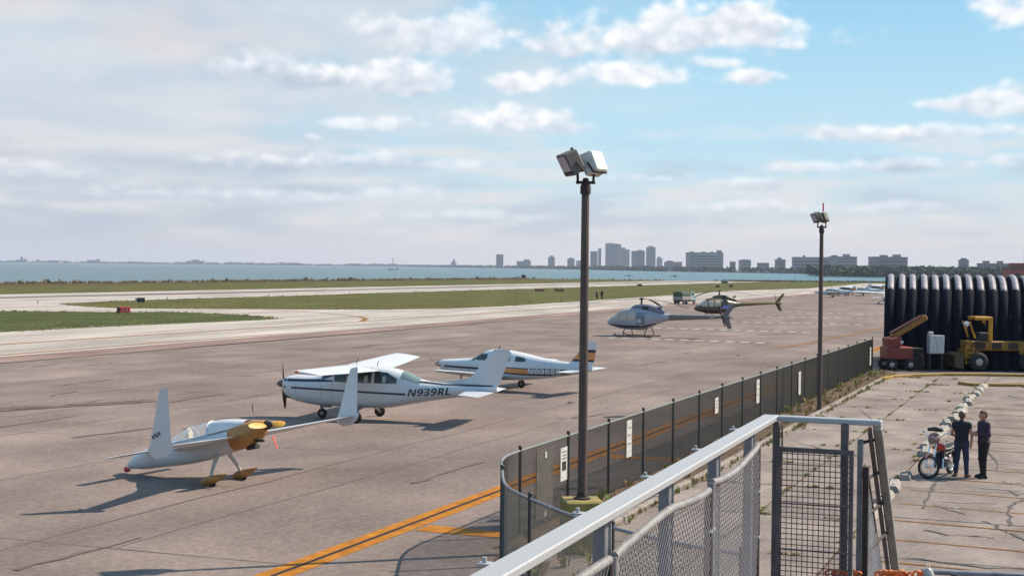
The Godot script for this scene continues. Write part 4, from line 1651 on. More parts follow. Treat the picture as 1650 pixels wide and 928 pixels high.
func fus_part(parent: Node, called: String, fus: Fus, x0: float, x1: float, m: Material, n := 26, mm := 20):
	var mb := MB.new()
	fus.body(mb, x0, x1, n, mm)
	return put(called, mb, m, parent)


func flank_part(parent: Node, called: String, fus: Fus, rows: Array, sgn: float, m: Material, off := 0.006):
	var mb := MB.new()
	fus.flank(mb, rows, sgn, off)
	return put(called, mb, m, parent)


func make_high_wing(label: String, group: String, number: String) -> Node3D:
	var t := thing("high_wing_airplane", label, "airplane", group)
	var fus := Fus.new([[-3.34, 1.27, 0.34, 0.24, 0.36, 2.4], [-3.2, 1.26, 0.46, 0.32, 0.50, 2.5], [-2.7, 1.22, 0.54, 0.42, 0.62, 2.7], [-1.95, 1.16, 0.58, 0.50, 0.66, 2.8], [-1.55, 1.14, 0.60, 0.64, 0.65, 3.0], [-1.0, 1.12, 0.60, 0.90, 0.64, 3.4], [0.0, 1.12, 0.61, 0.92, 0.66, 3.4], [0.9, 1.12, 0.58, 0.88, 0.62, 3.0], [1.5, 1.13, 0.53, 0.72, 0.52, 2.6], [2.2, 1.17, 0.43, 0.40, 0.42, 2.3], [3.2, 1.23, 0.31, 0.26, 0.31, 2.2], [4.2, 1.28, 0.19, 0.2, 0.22, 2.1], [5.0, 1.33, 0.07, 0.13, 0.11, 2.0]])
	var b = fus_part(t, "fuselage", fus, -3.34, 5.0, M.white, 40)
	var mb := MB.new()
	mb.box(Vector3(-3.0, 0.80, 0.2), Vector3(0.5, 0.1, 0.3), Basis(Vector3.BACK, -0.1), 0.03)
	put("cowl_scoop", mb, M.navy, b)
	for s in [1.0, -1.0]:
		flank_part(t, "dark_stripe", fus, [[-3.26, 1.40, 1.50], [-2.4, 1.42, 1.51], [-1.7, 1.43, 1.53], [-1.2, 1.45, 1.50]], s, M.navy)
		flank_part(t, "dark_stripe", fus, [[-3.24, 1.15, 1.22], [-1.5, 1.11, 1.18], [0.5, 1.05, 1.12], [1.62, 1.02, 1.09]], s, M.navy)
		flank_part(t, "dark_stripe", fus, [[2.0, 1.50, 1.56], [3.0, 1.42, 1.47], [4.0, 1.40, 1.465], [4.85, 1.40, 1.445]], s, M.navy)
		flank_part(t, "cabin_window", fus, [[-1.15, 1.46, 1.75], [-0.9, 1.45, 1.86], [-0.42, 1.44, 1.88]], s, M.glass_dark)
		flank_part(t, "cabin_window", fus, [[-0.34, 1.44, 1.88], [0.32, 1.44, 1.88]], s, M.glass_dark)
		flank_part(t, "cabin_window", fus, [[0.42, 1.44, 1.88], [0.9, 1.44, 1.84], [1.28, 1.45, 1.62]], s, M.glass_dark)
		for q in [[-2.72, 0.72, 1.60], [-1.7, 0.56, 1.5], [-0.38, 0.62, 1.42], [-1.24, 0.66, 1.42], [2.32, 0.86, 1.5]]:
			flank_part(t, "panel_seam", fus, [[q[0], q[1], q[2]], [q[0] + 0.014, q[1], q[2]]], s, M.seam, 0.004)
		flank_part(t, "panel_seam", fus, [[-1.24, 0.65, 0.664], [-0.38, 0.61, 0.624]], s, M.seam, 0.004)
		# folds and seats seen behind the panes
		for x in [-0.62, 0.08, 0.78]:
			flank_part(t, "seat_back", fus, [[x - 0.05, 1.46, 1.68], [x + 0.09, 1.46, 1.72]], s, mat(C(0.35, 0.36, 0.30), 0.5), 0.009)
	mb = MB.new()
	fus.wrap(mb, -1.66, -1.08, -1.05, 1.05, 0.006, 6, 10, Vector3(-0.5, 1, 0))
	put("windscreen", mb, M.glass_dark, t)
	mb = MB.new()
	fus.wrap(mb, 1.42, 2.1, -0.95, 0.95, 0.006, 6, 10, Vector3.UP)
	put("rear_window", mb, mat(C(0.12, 0.18, 0.17), 0.06), t)
	for s in [1.0, -1.0]:
		put("wing", wing([[Vector3(-1.0, 1.97, 0), 1.62, 0.125], [Vector3(-1.0, 2.01, s * 0.7), 1.62, 0.125], [Vector3(-0.96, 2.08, s * 3.0), 1.45, 0.12], [Vector3(-0.82, 2.17, s * 5.4), 1.12, 0.11], [Vector3(-0.74, 2.175, s * 5.58), 1.0, 0.06]], Vector3.UP, 0.11), M.white, t)
		mb = MB.new()
		mb.ball(Vector3(-0.6, 2.175, s * 5.6), Vector3(0.09, 0.035, 0.04), 6)
		put("wing_tip_light", mb, M.red if s > 0 else M.glass_dark, t)
		put("stabilizer", wing([[Vector3(3.85, 1.24, s * 0.08), 1.1, 0.09], [Vector3(4.05, 1.22, s * 1.95), 0.82, 0.08], [Vector3(4.15, 1.22, s * 2.05), 0.64, 0.05]], Vector3.UP, 0.05), M.white, t)
	put("fin", wing([[Vector3(3.6, 1.42, 0), 1.35, 0.08], [Vector3(4.1, 1.85, 0), 1.05, 0.08], [Vector3(4.82, 2.72, 0), 0.66, 0.08], [Vector3(4.9, 2.78, 0), 0.55, 0.06]], Vector3(0, 0, 1)), M.white, t)
	mb = MB.new()
	mb.extrude(PackedVector2Array([Vector2(2.3, 1.48), Vector2(3.9, 1.42), Vector2(4.0, 1.70), Vector2(3.4, 1.60)]), 0.05)
	put("dorsal_fin", mb, M.white, t)
	put("rudder", wing([[Vector3(4.7, 1.43, 0), 0.36, 0.1], [Vector3(5.28, 2.68, 0), 0.26, 0.08]], Vector3(0, 0, 1)), M.white, t)
	# landing gear
	for s in [1.0, -1.0]:
		mb = MB.new()
		mb.tube([Vector3(-0.15, 0.56, s * 0.45), Vector3(-0.1, 0.42, s * 0.95), Vector3(0.0, 0.22, s * 1.22)], [0.06, 0.05, 0.045], 8)
		put("main_leg", mb, M.galv, t)
		wheel(t, Vector3(0, 0.22, s * 1.31), 0.22, 0.16, 0.42)
	mb = MB.new()
	mb.tube([Vector3(-1.93, 0.68, 0), Vector3(-1.86, 0.22, 0)], 0.045, 8)
	mb.tube([Vector3(-1.86, 0.42, 0.1), Vector3(-1.85, 0.2, 0.1)], 0.02, 6)
	mb.tube([Vector3(-1.86, 0.42, -0.1), Vector3(-1.85, 0.2, -0.1)], 0.02, 6)
	mb.box(Vector3(-1.86, 0.43, 0), Vector3(0.06, 0.05, 0.24))
	mb.box(Vector3(-1.6, 0.56, 0.22), Vector3(0.42, 0.24, 0.02), Basis(Vector3.UP, 0.1))
	put("nose_leg", mb, M.galv, t)
	wheel(t, Vector3(-1.85, 0.19, 0), 0.19, 0.13, 0.42)
	# propeller
	mb = MB.new()
	var ax := Transform3D(Basis(Vector3.BACK, PI / 2), Vector3(-3.34, 1.27, 0))
	mb.lathe([Vector2(0.17, 0), Vector2(0.165, 0.1), Vector2(0.11, 0.27), Vector2(0.015, 0.37)], ax, 14)
	var sp := put("spinner", mb, M.prop, t)
	for s in [1, -1]:
		mb = MB.new()
		blade(mb, Vector3(-3.42, 1.27, 0), Vector3(0, s, s * 0.16).normalized(), 1.0, 0.16)
		put("propeller_blade", mb, M.prop, sp)
	mb = MB.new()
	mb.tube([Vector3(-0.5, 2.08, 0), Vector3(-0.4, 2.34, 0)], 0.012, 6)
	mb.tube([Vector3(0.4, 2.06, 0.2), Vector3(0.46, 2.24, 0.2)], 0.014, 6)
	put("antenna", mb, M.black, t)
	if number:
		lettering(t, "registration", number, fus, 1.70, 0.98, 0.27, 1.58, 0.24, M.navy, 1.0, 0.008, 0.09)
		lettering(t, "registration", number, fus, 1.70, 0.98, 0.27, 1.58, 0.24, M.navy, -1.0, 0.008, 0.09)
	return t


func make_low_wing(label: String, group: String, number: String) -> Node3D:
	var t := thing("low_wing_airplane", label, "airplane", group)
	var fus := Fus.new([[-3.55, 1.12, 0.2, 0.12, 0.16, 2.2], [-3.4, 1.12, 0.36, 0.2, 0.28, 2.4], [-2.8, 1.10, 0.5, 0.28, 0.42, 2.8], [-1.9, 1.07, 0.56, 0.38, 0.52, 3.0], [-1.5, 1.06, 0.58, 0.46, 0.54, 3.0], [-0.85, 1.05, 0.60, 0.82, 0.55, 3.0], [-0.1, 1.05, 0.61, 0.88, 0.56, 3.0], [0.9, 1.06, 0.57, 0.76, 0.54, 2.8], [2.0, 1.10, 0.44, 0.52, 0.47, 2.5], [3.2, 1.14, 0.27, 0.34, 0.32, 2.3], [4.2, 1.18, 0.12, 0.22, 0.18, 2.1], [4.6, 1.2, 0.05, 0.12, 0.08, 2.0]])
	fus_part(t, "fuselage", fus, -3.55, 4.6, M.white, 40)
	var mb := MB.new()
	for s in [1.0, -1.0]:
		flank_part(t, "dark_stripe", fus, [[-3.4, 1.02, 1.10], [-1.5, 0.98, 1.08], [0.3, 0.97, 1.04]], s, M.navy)
		flank_part(t, "orange_stripe", fus, [[0.15, 0.90, 1.10], [1.4, 0.87, 1.08], [1.55, 0.88, 1.08]], s, M.plane_orange)
		flank_part(t, "dark_stripe", fus, [[0.1, 1.102, 1.15], [1.5, 1.082, 1.13], [2.6, 1.08, 1.14], [3.6, 1.06, 1.12]], s, M.navy)
		flank_part(t, "dark_stripe", fus, [[0.1, 0.84, 0.898], [1.5, 0.80, 0.868], [2.6, 0.82, 0.885], [3.5, 0.93, 0.98]], s, M.navy)
		flank_part(t, "orange_stripe", fus, [[3.0, 0.93, 1.05], [3.6, 1.0, 1.04]], s, M.plane_orange, 0.005)
		flank_part(t, "cabin_window", fus, [[-1.2, 1.42, 1.55], [-0.9, 1.42, 1.70], [-0.62, 1.42, 1.72]], s, M.glass_dark)
		flank_part(t, "cabin_window", fus, [[-0.5, 1.42, 1.74], [0.0, 1.42, 1.74]], s, M.glass_dark)
		flank_part(t, "cabin_window", fus, [[0.14, 1.42, 1.72], [0.58, 1.42, 1.68]], s, M.glass_dark)
		flank_part(t, "cabin_window", fus, [[0.85, 1.42, 1.66], [1.2, 1.42, 1.62], [1.35, 1.43, 1.56]], s, M.glass_dark)
		for q in [[-2.9, 0.80, 1.34], [-1.62, 0.62, 1.40], [-0.56, 0.66, 1.38], [2.3, 0.80, 1.5]]:
			flank_part(t, "panel_seam", fus, [[q[0], q[1], q[2]], [q[0] + 0.014, q[1], q[2]]], s, M.seam, 0.004)
	mb = MB.new()
	fus.wrap(mb, -1.5, -0.92, -1.0, 1.0, 0.006, 6, 10, Vector3(-0.5, 1, 0))
	put("windscreen", mb, M.glass_dark, t)
	for s in [1.0, -1.0]:
		put("wing", wing([[Vector3(-1.25, 0.68, s * 0.3), 1.75, 0.13], [Vector3(-1.1, 0.74, s * 1.0), 1.6, 0.14], [Vector3(-0.95, 1.0, s * 3.4), 1.4, 0.13], [Vector3(-0.8, 1.18, s * 5.0), 1.05, 0.12], [Vector3(-0.6, 1.2, s * 5.2), 0.7, 0.06]]), M.white, t)
		put("stabilizer", wing([[Vector3(3.6, 1.13, s * 0.04), 0.85, 0.1], [Vector3(3.72, 1.13, s * 1.85), 0.72, 0.1], [Vector3(3.85, 1.13, s * 1.96), 0.5, 0.05]]), M.white, t)
	# fin painted in bands
	var secs := [[1.35, 3.25, 1.35], [1.52, 3.5, 1.16], [1.62, 3.6, 1.08], [1.95, 3.88, 0.86], [2.08, 3.98, 0.78], [2.4, 4.22, 0.56], [2.46, 4.28, 0.46]]
	var mats := [M.white, M.navy, M.plane_orange, M.navy, M.white, M.white]
	var names := ["fin", "fin_dark_band", "fin_orange_band", "fin_dark_band", "fin_top", "fin_tip"]
	for i in secs.size() - 1:
		var a = secs[i]
		var b = secs[i + 1]
		put(names[i], wing([[Vector3(a[1], a[0], 0), a[2], 0.08], [Vector3(b[1], b[0] - 0.001, 0), b[2], 0.08]], Vector3(0, 0, 1)), mats[i], t)
	for s in [1.0, -1.0]:
		mb = MB.new()
		mb.tube([Vector3(0.0, 0.78, s * 1.65), Vector3(0.0, 0.22, s * 1.65)], 0.05, 8)
		put("main_leg", mb, M.galv, t)
		wheel(t, Vector3(0, 0.2, s * 1.68), 0.2, 0.15)
	mb = MB.new()
	mb.tube([Vector3(-2.35, 0.75, 0), Vector3(-2.4, 0.2, 0)], 0.04, 8)
	put("nose_leg", mb, M.galv, t)
	wheel(t, Vector3(-2.4, 0.18, 0), 0.18, 0.12)
	mb = MB.new()
	mb.lathe([Vector2(0.16, 0), Vector2(0.15, 0.1), Vector2(0.09, 0.25), Vector2(0.015, 0.33)], Transform3D(Basis(Vector3.BACK, PI / 2), Vector3(-3.55, 1.12, 0)), 14)
	var sp := put("spinner", mb, M.metal, t)
	for s in [1, -1]:
		mb = MB.new()
		blade(mb, Vector3(-3.62, 1.12, 0), Vector3(0, s * 0.35, s).normalized(), 0.95, 0.15)
		put("propeller_blade", mb, M.prop, sp)
	mb = MB.new()
	mb.tube([Vector3(-0.3, 1.92, 0), Vector3(-0.25, 2.1, 0)], 0.025, 6)
	mb.tube([Vector3(1.0, 0.56, 0.1), Vector3(1.05, 0.42, 0.1)], 0.02, 6)
	put("antenna", mb, M.black, t)
	if number:
		var pale := mat(C(0.62, 0.60, 0.62), 0.4)
		for s in [1.0, -1.0]:
			lettering(t, "registration", number, fus, 1.55, 0.86, 0.24, 1.6, 0.0, M.navy, s, 0.007)
			lettering(t, "registration", number, fus, 1.52, 0.88, 0.24, 1.6, 0.0, pale, s, 0.011)
	return t


func make_canard() -> Node3D:
	var t := thing("canard_airplane", "white canard pusher airplane resting on its nose with tall winglets and orange-brown cowl", "airplane")
	var body := Fus.new([[0.0, 0.10, 0.03, 0.03, 0.05, 2.0], [0.25, 0.18, 0.15, 0.14, 0.15, 2.2], [0.7, 0.24, 0.23, 0.22, 0.28, 2.4], [1.3, 0.29, 0.29, 0.25, 0.37, 2.6], [2.0, 0.31, 0.31, 0.24, 0.43, 2.8], [2.8, 0.32, 0.32, 0.24, 0.44, 2.8], [3.55, 0.34, 0.34, 0.24, 0.38, 2.6], [3.72, 0.35, 0.35, 0.26, 0.37, 2.6]])
	var b = fus_part(t, "fuselage", body, 0.0, 3.72, M.white, 34)
	var mb := MB.new()
	mb.ball(Vector3(0.02, 0.06, 0), Vector3(0.10, 0.09, 0.09), 7)
	put("nose_guard", mb, M.red, t)
	# cowl
	var cowl := Fus.new([[3.725, 0.36, 0.36, 0.28, 0.38, 2.6], [4.1, 0.38, 0.36, 0.28, 0.36, 2.6], [4.45, 0.42, 0.29, 0.24, 0.28, 2.4], [4.68, 0.47, 0.16, 0.15, 0.16, 2.1]])
	fus_part(t, "engine_cowl", cowl, 3.725, 4.68, M.brown, 16)
	mb = MB.new()
	mb.box(Vector3(4.2, 0.0, 0), Vector3(0.3, 0.12, 0.24), Basis(), 0.03)
	mb.tube([Vector3(4.4, 0.15, 0.16), Vector3(4.72, 0.1, 0.2)], 0.035, 8)
	put("exhaust", mb, M.black, t)
	# canopy frame, glass, seat backs
	var can := Fus.new([[1.55, 0.46, 0.12, 0.03, 0.02, 2.0], [1.8, 0.47, 0.22, 0.18, 0.02, 2.2], [2.3, 0.48, 0.27, 0.32, 0.02, 2.2], [3.0, 0.50, 0.29, 0.35, 0.02, 2.2], [3.6, 0.52, 0.30, 0.30, 0.02, 2.3], [4.2, 0.56, 0.24, 0.14, 0.02, 2.3]])
	var clear := StandardMaterial3D.new()
	clear.albedo_color = Color(0.85, 0.9, 0.9, 0.14)
	clear.transparency = BaseMaterial3D.TRANSPARENCY_ALPHA
	clear.roughness = 0.04
	mb = MB.new()
	can.wrap(mb, 1.6, 3.05, -1.5, 1.5, 0.0, 14, 12, Vector3.UP)
	put("canopy_glass", mb, clear, t)
	mb = MB.new()
	can.wrap(mb, 3.05, 4.2, -1.5, 1.5, 0.0, 8, 12, Vector3.UP)
	put("turtle_deck", mb, M.white, t)
	mb = MB.new()
	for a in [-1.52, 1.52]:
		var path := []
		for i in 13:
			path.append(can.point(lerpf(1.6, 3.05, i / 12.0), a, 0.012))
		mb.tube(path, 0.02, 6)
	var arch := []
	for i in 11:
		arch.append(can.point(3.05, lerpf(-1.52, 1.52, i / 10.0), 0.008))
	mb.tube(arch, 0.022, 6)
	var arch2 := []
	for i in 11:
		arch2.append(can.point(2.35, lerpf(-1.52, 1.52, i / 10.0), 0.004))
	mb.tube(arch2, 0.010, 6)
	var ridge := []
	for i in 13:
		ridge.append(can.point(lerpf(1.62, 3.05, i / 12.0), 0.0, 0.006))
	mb.tube(ridge, 0.008, 6)
	put("canopy_frame", mb, M.white, t)
	for x in [2.25, 2.98]:
		mb = MB.new()
		mb.box(Vector3(x, 0.58, 0), Vector3(0.10, 0.26, 0.24), Basis(Vector3.BACK, -0.25), 0.03)
		mb.ball(Vector3(x + 0.03, 0.74, 0), Vector3(0.05, 0.06, 0.1), 6)
		put("seat_back", mb, mat(C(0.55, 0.5, 0.38), 0.7) if x < 2.5 else M.white, t)
	mb = MB.new()
	mb.extrude(PackedVector2Array([Vector2(-0.24, 0.0), Vector2(0.24, 0.0), Vector2(0.2, 0.22), Vector2(0.0, 0.27), Vector2(-0.2, 0.22)]), 0.03, Transform3D(Basis(Vector3.UP, PI / 2), Vector3(3.02, 0.5, 0)))
	put("bulkhead", mb, mat(C(0.40, 0.50, 0.62), 0.5), t)
	# lifting surfaces
	for s in [1.0, -1.0]:
		put("canard", wing([[Vector3(0.92, 0.40, s * 0.1), 0.36, 0.15], [Vector3(0.92, 0.40, s * 1.72), 0.33, 0.14], [Vector3(0.96, 0.40, s * 1.80), 0.2, 0.08]]), M.white, t)
		put("wing", wing([[Vector3(1.75, 0.33, s * 0.2), 2.35, 0.075], [Vector3(2.4, 0.33, s * 0.75), 1.75, 0.085], [Vector3(3.2, 0.33, s * 1.3), 1.0, 0.13], [Vector3(3.42, 0.33, s * 1.6), 0.85, 0.13], [Vector3(4.3, 0.35, s * 3.96), 0.52, 0.12]]), M.white, t)
		put("winglet", wing([[Vector3(4.40, 0.12, s * 3.97), 0.30, 0.06], [Vector3(4.26, 0.22, s * 3.97), 0.62, 0.08], [Vector3(4.20, 0.34, s * 3.98), 0.78, 0.10], [Vector3(4.32, 0.48, s * 3.99), 0.62, 0.10], [Vector3(4.90, 1.64, s * 4.07), 0.26, 0.10], [Vector3(4.94, 1.67, s * 4.07), 0.2, 0.06]], Vector3(0, 0, 1)), M.white, t)
	mb = MB.new()
	for k in 5:
		mb.box(Vector3(4.46 + k * 0.055, 0.62 + k * 0.012, 4.037 + k * 0.002), Vector3(0.022, 0.10, 0.006), Basis(Vector3.BACK, -0.3 if k % 2 else 0.25), 0.001)
	put("winglet_letters", mb, M.navy, t)
	mb = MB.new()
	mb.tube([Vector3(4.3, 0.42, 3.95), Vector3(4.22, 0.45, 3.86)], 0.025, 6)
	put("rudder_horn", mb, M.brown, t)
	# gear with wheel fairings, resting on the ground with the nose down
	for s in [1.0, -1.0]:
		mb = MB.new()
		mb.tube([Vector3(3.25, 0.0, s * 0.2), Vector3(3.22, -0.25, s * 0.42), Vector3(3.22, -0.46, s * 0.58), Vector3(3.22, -0.62, s * 0.64)], [0.06, 0.05, 0.042, 0.04], 8)
		put("main_leg", mb, M.sign_white, t)
		var f := Fus.new([[3.14, -0.70, 0.02, 0.02, 0.02, 2.0], [3.25, -0.70, 0.075, 0.10, 0.10, 2.3], [3.45, -0.69, 0.095, 0.13, 0.12, 2.4], [3.7, -0.65, 0.07, 0.08, 0.09, 2.2], [3.98, -0.60, 0.01, 0.015, 0.015, 2.0]])
		var z := Node3D.new()
		mb = MB.new()
		f.body(mb, 3.14, 3.98, 18, 14)
		z.queue_free()
		var o := put("wheel_fairing", mb, M.brown, t)
		o.position = Vector3(-0.24, 0.05, s * 0.66)
		wheel(t, Vector3(3.2, -0.675, s * 0.66), 0.16, 0.11, 0.4)
	# propeller behind the cowl, blades level
	mb = MB.new()
	mb.lathe([Vector2(0.12, 0), Vector2(0.115, 0.06), Vector2(0.07, 0.16), Vector2(0.01, 0.2)], Transform3D(Basis(Vector3.BACK, -PI / 2), Vector3(4.72, 0.48, 0)), 12)
	var sp := put("spinner", mb, M.black, t)
	for s in [1, -1]:
		mb = MB.new()
		blade(mb, Vector3(4.76, 0.48, 0), Vector3(0, 0.05 * s, s).normalized(), 0.78, 0.17)
		put("propeller_blade", mb, M.wood, sp)
	mb = MB.new()
	mb.box(Vector3(4.72, 0.02, -0.25), Vector3(0.012, 0.34, 0.06), Basis(Vector3.BACK, 0.2), 0.002)
	put("warning_ribbon", mb, M.red, t)
	mb = MB.new()
	mb.box(Vector3(4.4, 0.98, 0.0), Vector3(0.035, 0.2, 0.02), Basis(Vector3.BACK, -0.2), 0.004)
	mb.tube([Vector3(4.38, 0.6, 0.0), Vector3(4.4, 0.9, 0.0)], 0.006, 5)
	put("blade_antenna", mb, M.fence_rail, t)
	return t


func build_planes():
	M.seam = mat(C(0.22, 0.22, 0.23), 0.6)
	var ez := make_canard()
	ez.transform = Transform3D(Basis(Vector3.UP, deg_to_rad(-26.0)) * Basis(Vector3.BACK, deg_to_rad(12.6)), Vector3(-10.26, 0.06, -39.0))
	var c := make_high_wing("white high-wing airplane with dark stripes, lettered N939RL, parked behind the canard", "", "N939RL")
	c.position = Vector3(-5.2, 0, -53.2)
	c.rotation.y = deg_to_rad(-14.0)
	c.scale = Vector3(0.97, 0.97, 0.97)
	var p := make_low_wing("white low-wing airplane with orange stripe and banded fin behind the near lamp pole", "", "N9083B")
	p.position = Vector3(-0.3, 0, -66.5)
	p.rotation.y = deg_to_rad(-29.0)
	p.scale = Vector3(0.97, 0.97, 0.97)
	# the row parked far down the apron
	var spots := [[66.0, 300, -0.3, 0, "leftmost pale low-wing airplane of the far row, crossed by the far lamp pole"], [73.0, 318, -0.45, 1, "pale high-wing airplane second in the far parked row"], [78.5, 326, -0.2, 0, "pale low-wing airplane with raised fin in the middle of the far row"], [88.0, 352, -0.5, 1, "pale high-wing airplane fourth from the left in the far row"], [96.0, 380, -0.4, 0, "rightmost low-wing airplane at the back of the far row"], [62.9, 245, -1.9, 1, "pale airplane half hidden behind the left end of the ribbed hall"]]
	for s in spots:
		var o := copy(p if s[3] == 0 else c, "parked_airplane", s[4], Vector3(s[0], 0, -s[1]), s[2])
		o.set_meta("group", "airplanes parked far down the apron")
		for ch in o.get_children():
			if ch.name.begins_with("registration"):
				o.remove_child(ch)
				ch.free()


# ---------------------------------------------------------------- helicopters: nose towards -x
func make_heli(label: String, upper: Material, lower: Material, belly: Material, boom: Material) -> Node3D:
	var t := thing("helicopter", label, "helicopter", "helicopters on the apron")
	var fus := Fus.new([[-3.05, 1.12, 0.05, 0.04, 0.05, 2.0], [-2.85, 1.14, 0.34, 0.22, 0.26, 2.2], [-2.3, 1.26, 0.66, 0.50, 0.52, 2.4], [-1.6, 1.42, 0.84, 0.78, 0.84, 2.6], [-0.7, 1.48, 0.92, 0.86, 0.95, 2.8], [0.3, 1.48, 0.90, 0.84, 0.92, 2.8], [1.1, 1.50, 0.74, 0.66, 0.58, 2.6], [1.8, 1.56, 0.46, 0.42, 0.38, 2.3], [2.5, 1.62, 0.29, 0.28, 0.26, 2.1]])
	fus_part(t, "cabin", fus, -3.05, 2.5, lower, 34)
	var mb := MB.new()
	var tail := Fus.new([[2.5, 1.62, 0.285, 0.275, 0.255, 2.1], [5.0, 1.70, 0.2, 0.19, 0.18, 2.1], [7.7, 1.78, 0.11, 0.11, 0.1, 2.0]])
	fus_part(t, "tail_boom", tail, 2.5, 7.7, boom, 14, 14)
	for s in [1.0, -1.0]:
		flank_part(t, "belly_stripe", fus, [[-2.6, 0.85, 0.98], [-1.2, 0.75, 0.9], [0.5, 0.76, 0.92], [1.4, 1.02, 1.12]], s, belly)
		flank_part(t, "cabin_window", fus, [[-2.35, 1.38, 1.55], [-2.0, 1.36, 1.86], [-1.72, 1.36, 1.98]], s, M.heli_glass, 0.008)
		flank_part(t, "cabin_window", fus, [[-1.6, 1.34, 2.02], [-0.98, 1.34, 2.12]], s, M.heli_glass, 0.008)
		flank_part(t, "cabin_window", fus, [[-0.86, 1.36, 2.12], [-0.2, 1.36, 2.12]], s, M.heli_glass, 0.008)
		flank_part(t, "door_panel", fus, [[-0.1, 1.0, 2.0], [0.65, 1.02, 1.98]], s, upper, 0.007)
	mb = MB.new()
	fus.wrap(mb, -2.62, -1.75, -0.95, 0.95, 0.008, 6, 10, Vector3(-0.5, 1, 0))
	put("windscreen", mb, M.heli_glass, t)
	var eng := Fus.new([[-1.0, 2.2, 0.15, 0.12, 0.2, 2.2], [-0.5, 2.3, 0.42, 0.30, 0.3, 2.6], [0.4, 2.32, 0.48, 0.36, 0.4, 2.8], [1.4, 2.2, 0.40, 0.30, 0.45, 2.6], [2.1, 2.02, 0.2, 0.16, 0.35, 2.3]])
	var cow = fus_part(t, "engine_cowling", eng, -1.0, 2.1, upper, 18)
	mb = MB.new()
	mb.tube([Vector3(1.5, 2.42, 0.12), Vector3(1.95, 2.5, 0.16)], [0.12, 0.13], 12)
	put("exhaust", mb, M.metal, cow)
	mb = MB.new()
	mb.box(Vector3(0.5, 2.35, 0.46), Vector3(0.6, 0.26, 0.06), Basis(), 0.02)
	put("intake", mb, M.black, cow)
	mb = MB.new()
	mb.lathe([Vector2(0.14, 2.55), Vector2(0.09, 2.75), Vector2(0.07, 3.0), Vector2(0.2, 3.04), Vector2(0.2, 3.12), Vector2(0.1, 3.2)], Transform3D(), 12)
	var mast := put("rotor_mast", mb, M.rust, t)
	for k in 3:
		mb = MB.new()
		var a := 0.62 + TAU * k / 3.0
		var d := Vector3(-cos(a), 0, sin(a))
		var side := Vector3(-d.z, 0, d.x)
		var rings := []
		for i in 8:
			var s := i / 7.0
			var droop := -0.62 * s * s
			var w := 0.09 if i == 0 else 0.17
			var c := Vector3(0, 3.08 + droop, 0) + d * (0.15 + 5.2 * s)
			rings.append(PackedVector3Array([c + side * w, c + Vector3.UP * 0.018, c - side * w, c - Vector3.UP * 0.014]))
		mb.loft(rings, true, true, 30)
		put("rotor_blade", mb, M.rust, mast)
	# fins, stabilizer, tail rotor
	put("upper_fin", wing([[Vector3(6.85, 1.82, 0), 0.58, 0.1], [Vector3(7.8, 2.85, 0), 0.32, 0.1]], Vector3(0, 0, 1)), boom, t)
	put("lower_fin", wing([[Vector3(6.9, 1.72, 0), 0.65, 0.1], [Vector3(7.45, 0.85, 0), 0.34, 0.1]], Vector3(0, 0, 1)), boom, t)
	put("stabilizer", wing([[Vector3(6.1, 1.74, -1.2), 0.42, 0.1], [Vector3(6.1, 1.74, 1.2), 0.42, 0.1]]), boom, t)
	mb = MB.new()
	for s in [1, -1]:
		blade(mb, Vector3(7.0, 1.85, 0.22), Vector3(-0.32 * s, s, 0).normalized(), 0.92, 0.14, Vector3.BACK)
	mb.tube([Vector3(7.0, 1.85, 0.0), Vector3(7.0, 1.85, 0.25)], 0.05, 8)
	put("tail_rotor", mb, M.rust, t)
	for s in [1.0, -1.0]:
		mb = MB.new()
		mb.tube([Vector3(-2.0, 0.22, s * 1.05), Vector3(-1.8, 0.08, s * 1.05), Vector3(-1.5, 0.045, s * 1.05), Vector3(1.3, 0.045, s * 1.05)], 0.045, 8)
		put("skid", mb, M.rust, t)
		for x in [-1.2, 0.7]:
			mb = MB.new()
			mb.tube([Vector3(x, 0.74, s * 0.4), Vector3(x, 0.5, s * 0.85), Vector3(x, 0.05, s * 1.05)], 0.04, 8)
			put("skid_strut", mb, M.rust, t)
	return t


func build_helicopters():
	M.heli_glass = mat(C(0.46, 0.39, 0.31), 0.08)
	var a := make_heli("pale blue-grey helicopter with drooping rotor, nearest on the dashed helipad lines", mat(C(0.15, 0.155, 0.20), 0.35), mat(C(0.33, 0.325, 0.37), 0.35), mat(C(0.03, 0.03, 0.045), 0.5), mat(C(0.15, 0.135, 0.13), 0.4))
	a.position = Vector3(10.7, 0, -120.3)
	a.rotation.y = deg_to_rad(-27)
	# pale round emblem on the flank
	var mb := MB.new()
	mb.ball(Vector3(0.12, 1.30, 0.925), Vector3(0.17, 0.17, 0.02), 8)
	mb.box(Vector3(0.34, 1.28, 0.92), Vector3(0.06, 0.3, 0.02), Basis(Vector3.BACK, 0.2), 0.004)
	put("emblem", mb, M.sign_white, a)
	var b := make_heli("dark olive helicopter with a forked tail, behind the pale blue-grey one", mat(C(0.06, 0.05, 0.02), 0.4), mat(C(0.07, 0.06, 0.04), 0.4), mat(C(0.03, 0.025, 0.02), 0.5), mat(C(0.13, 0.10, 0.02), 0.4))
	b.position = Vector3(23.6, 0, -166.0)
	b.rotation.y = deg_to_rad(15)
	mb = MB.new()
	mb.box(Vector3(0.15, 1.30, 0.90), Vector3(1.3, 0.42, 0.06), Basis(Vector3.UP, -0.08), 0.02)
	put("side_panel", mb, mat(C(0.20, 0.20, 0.42), 0.4), b)


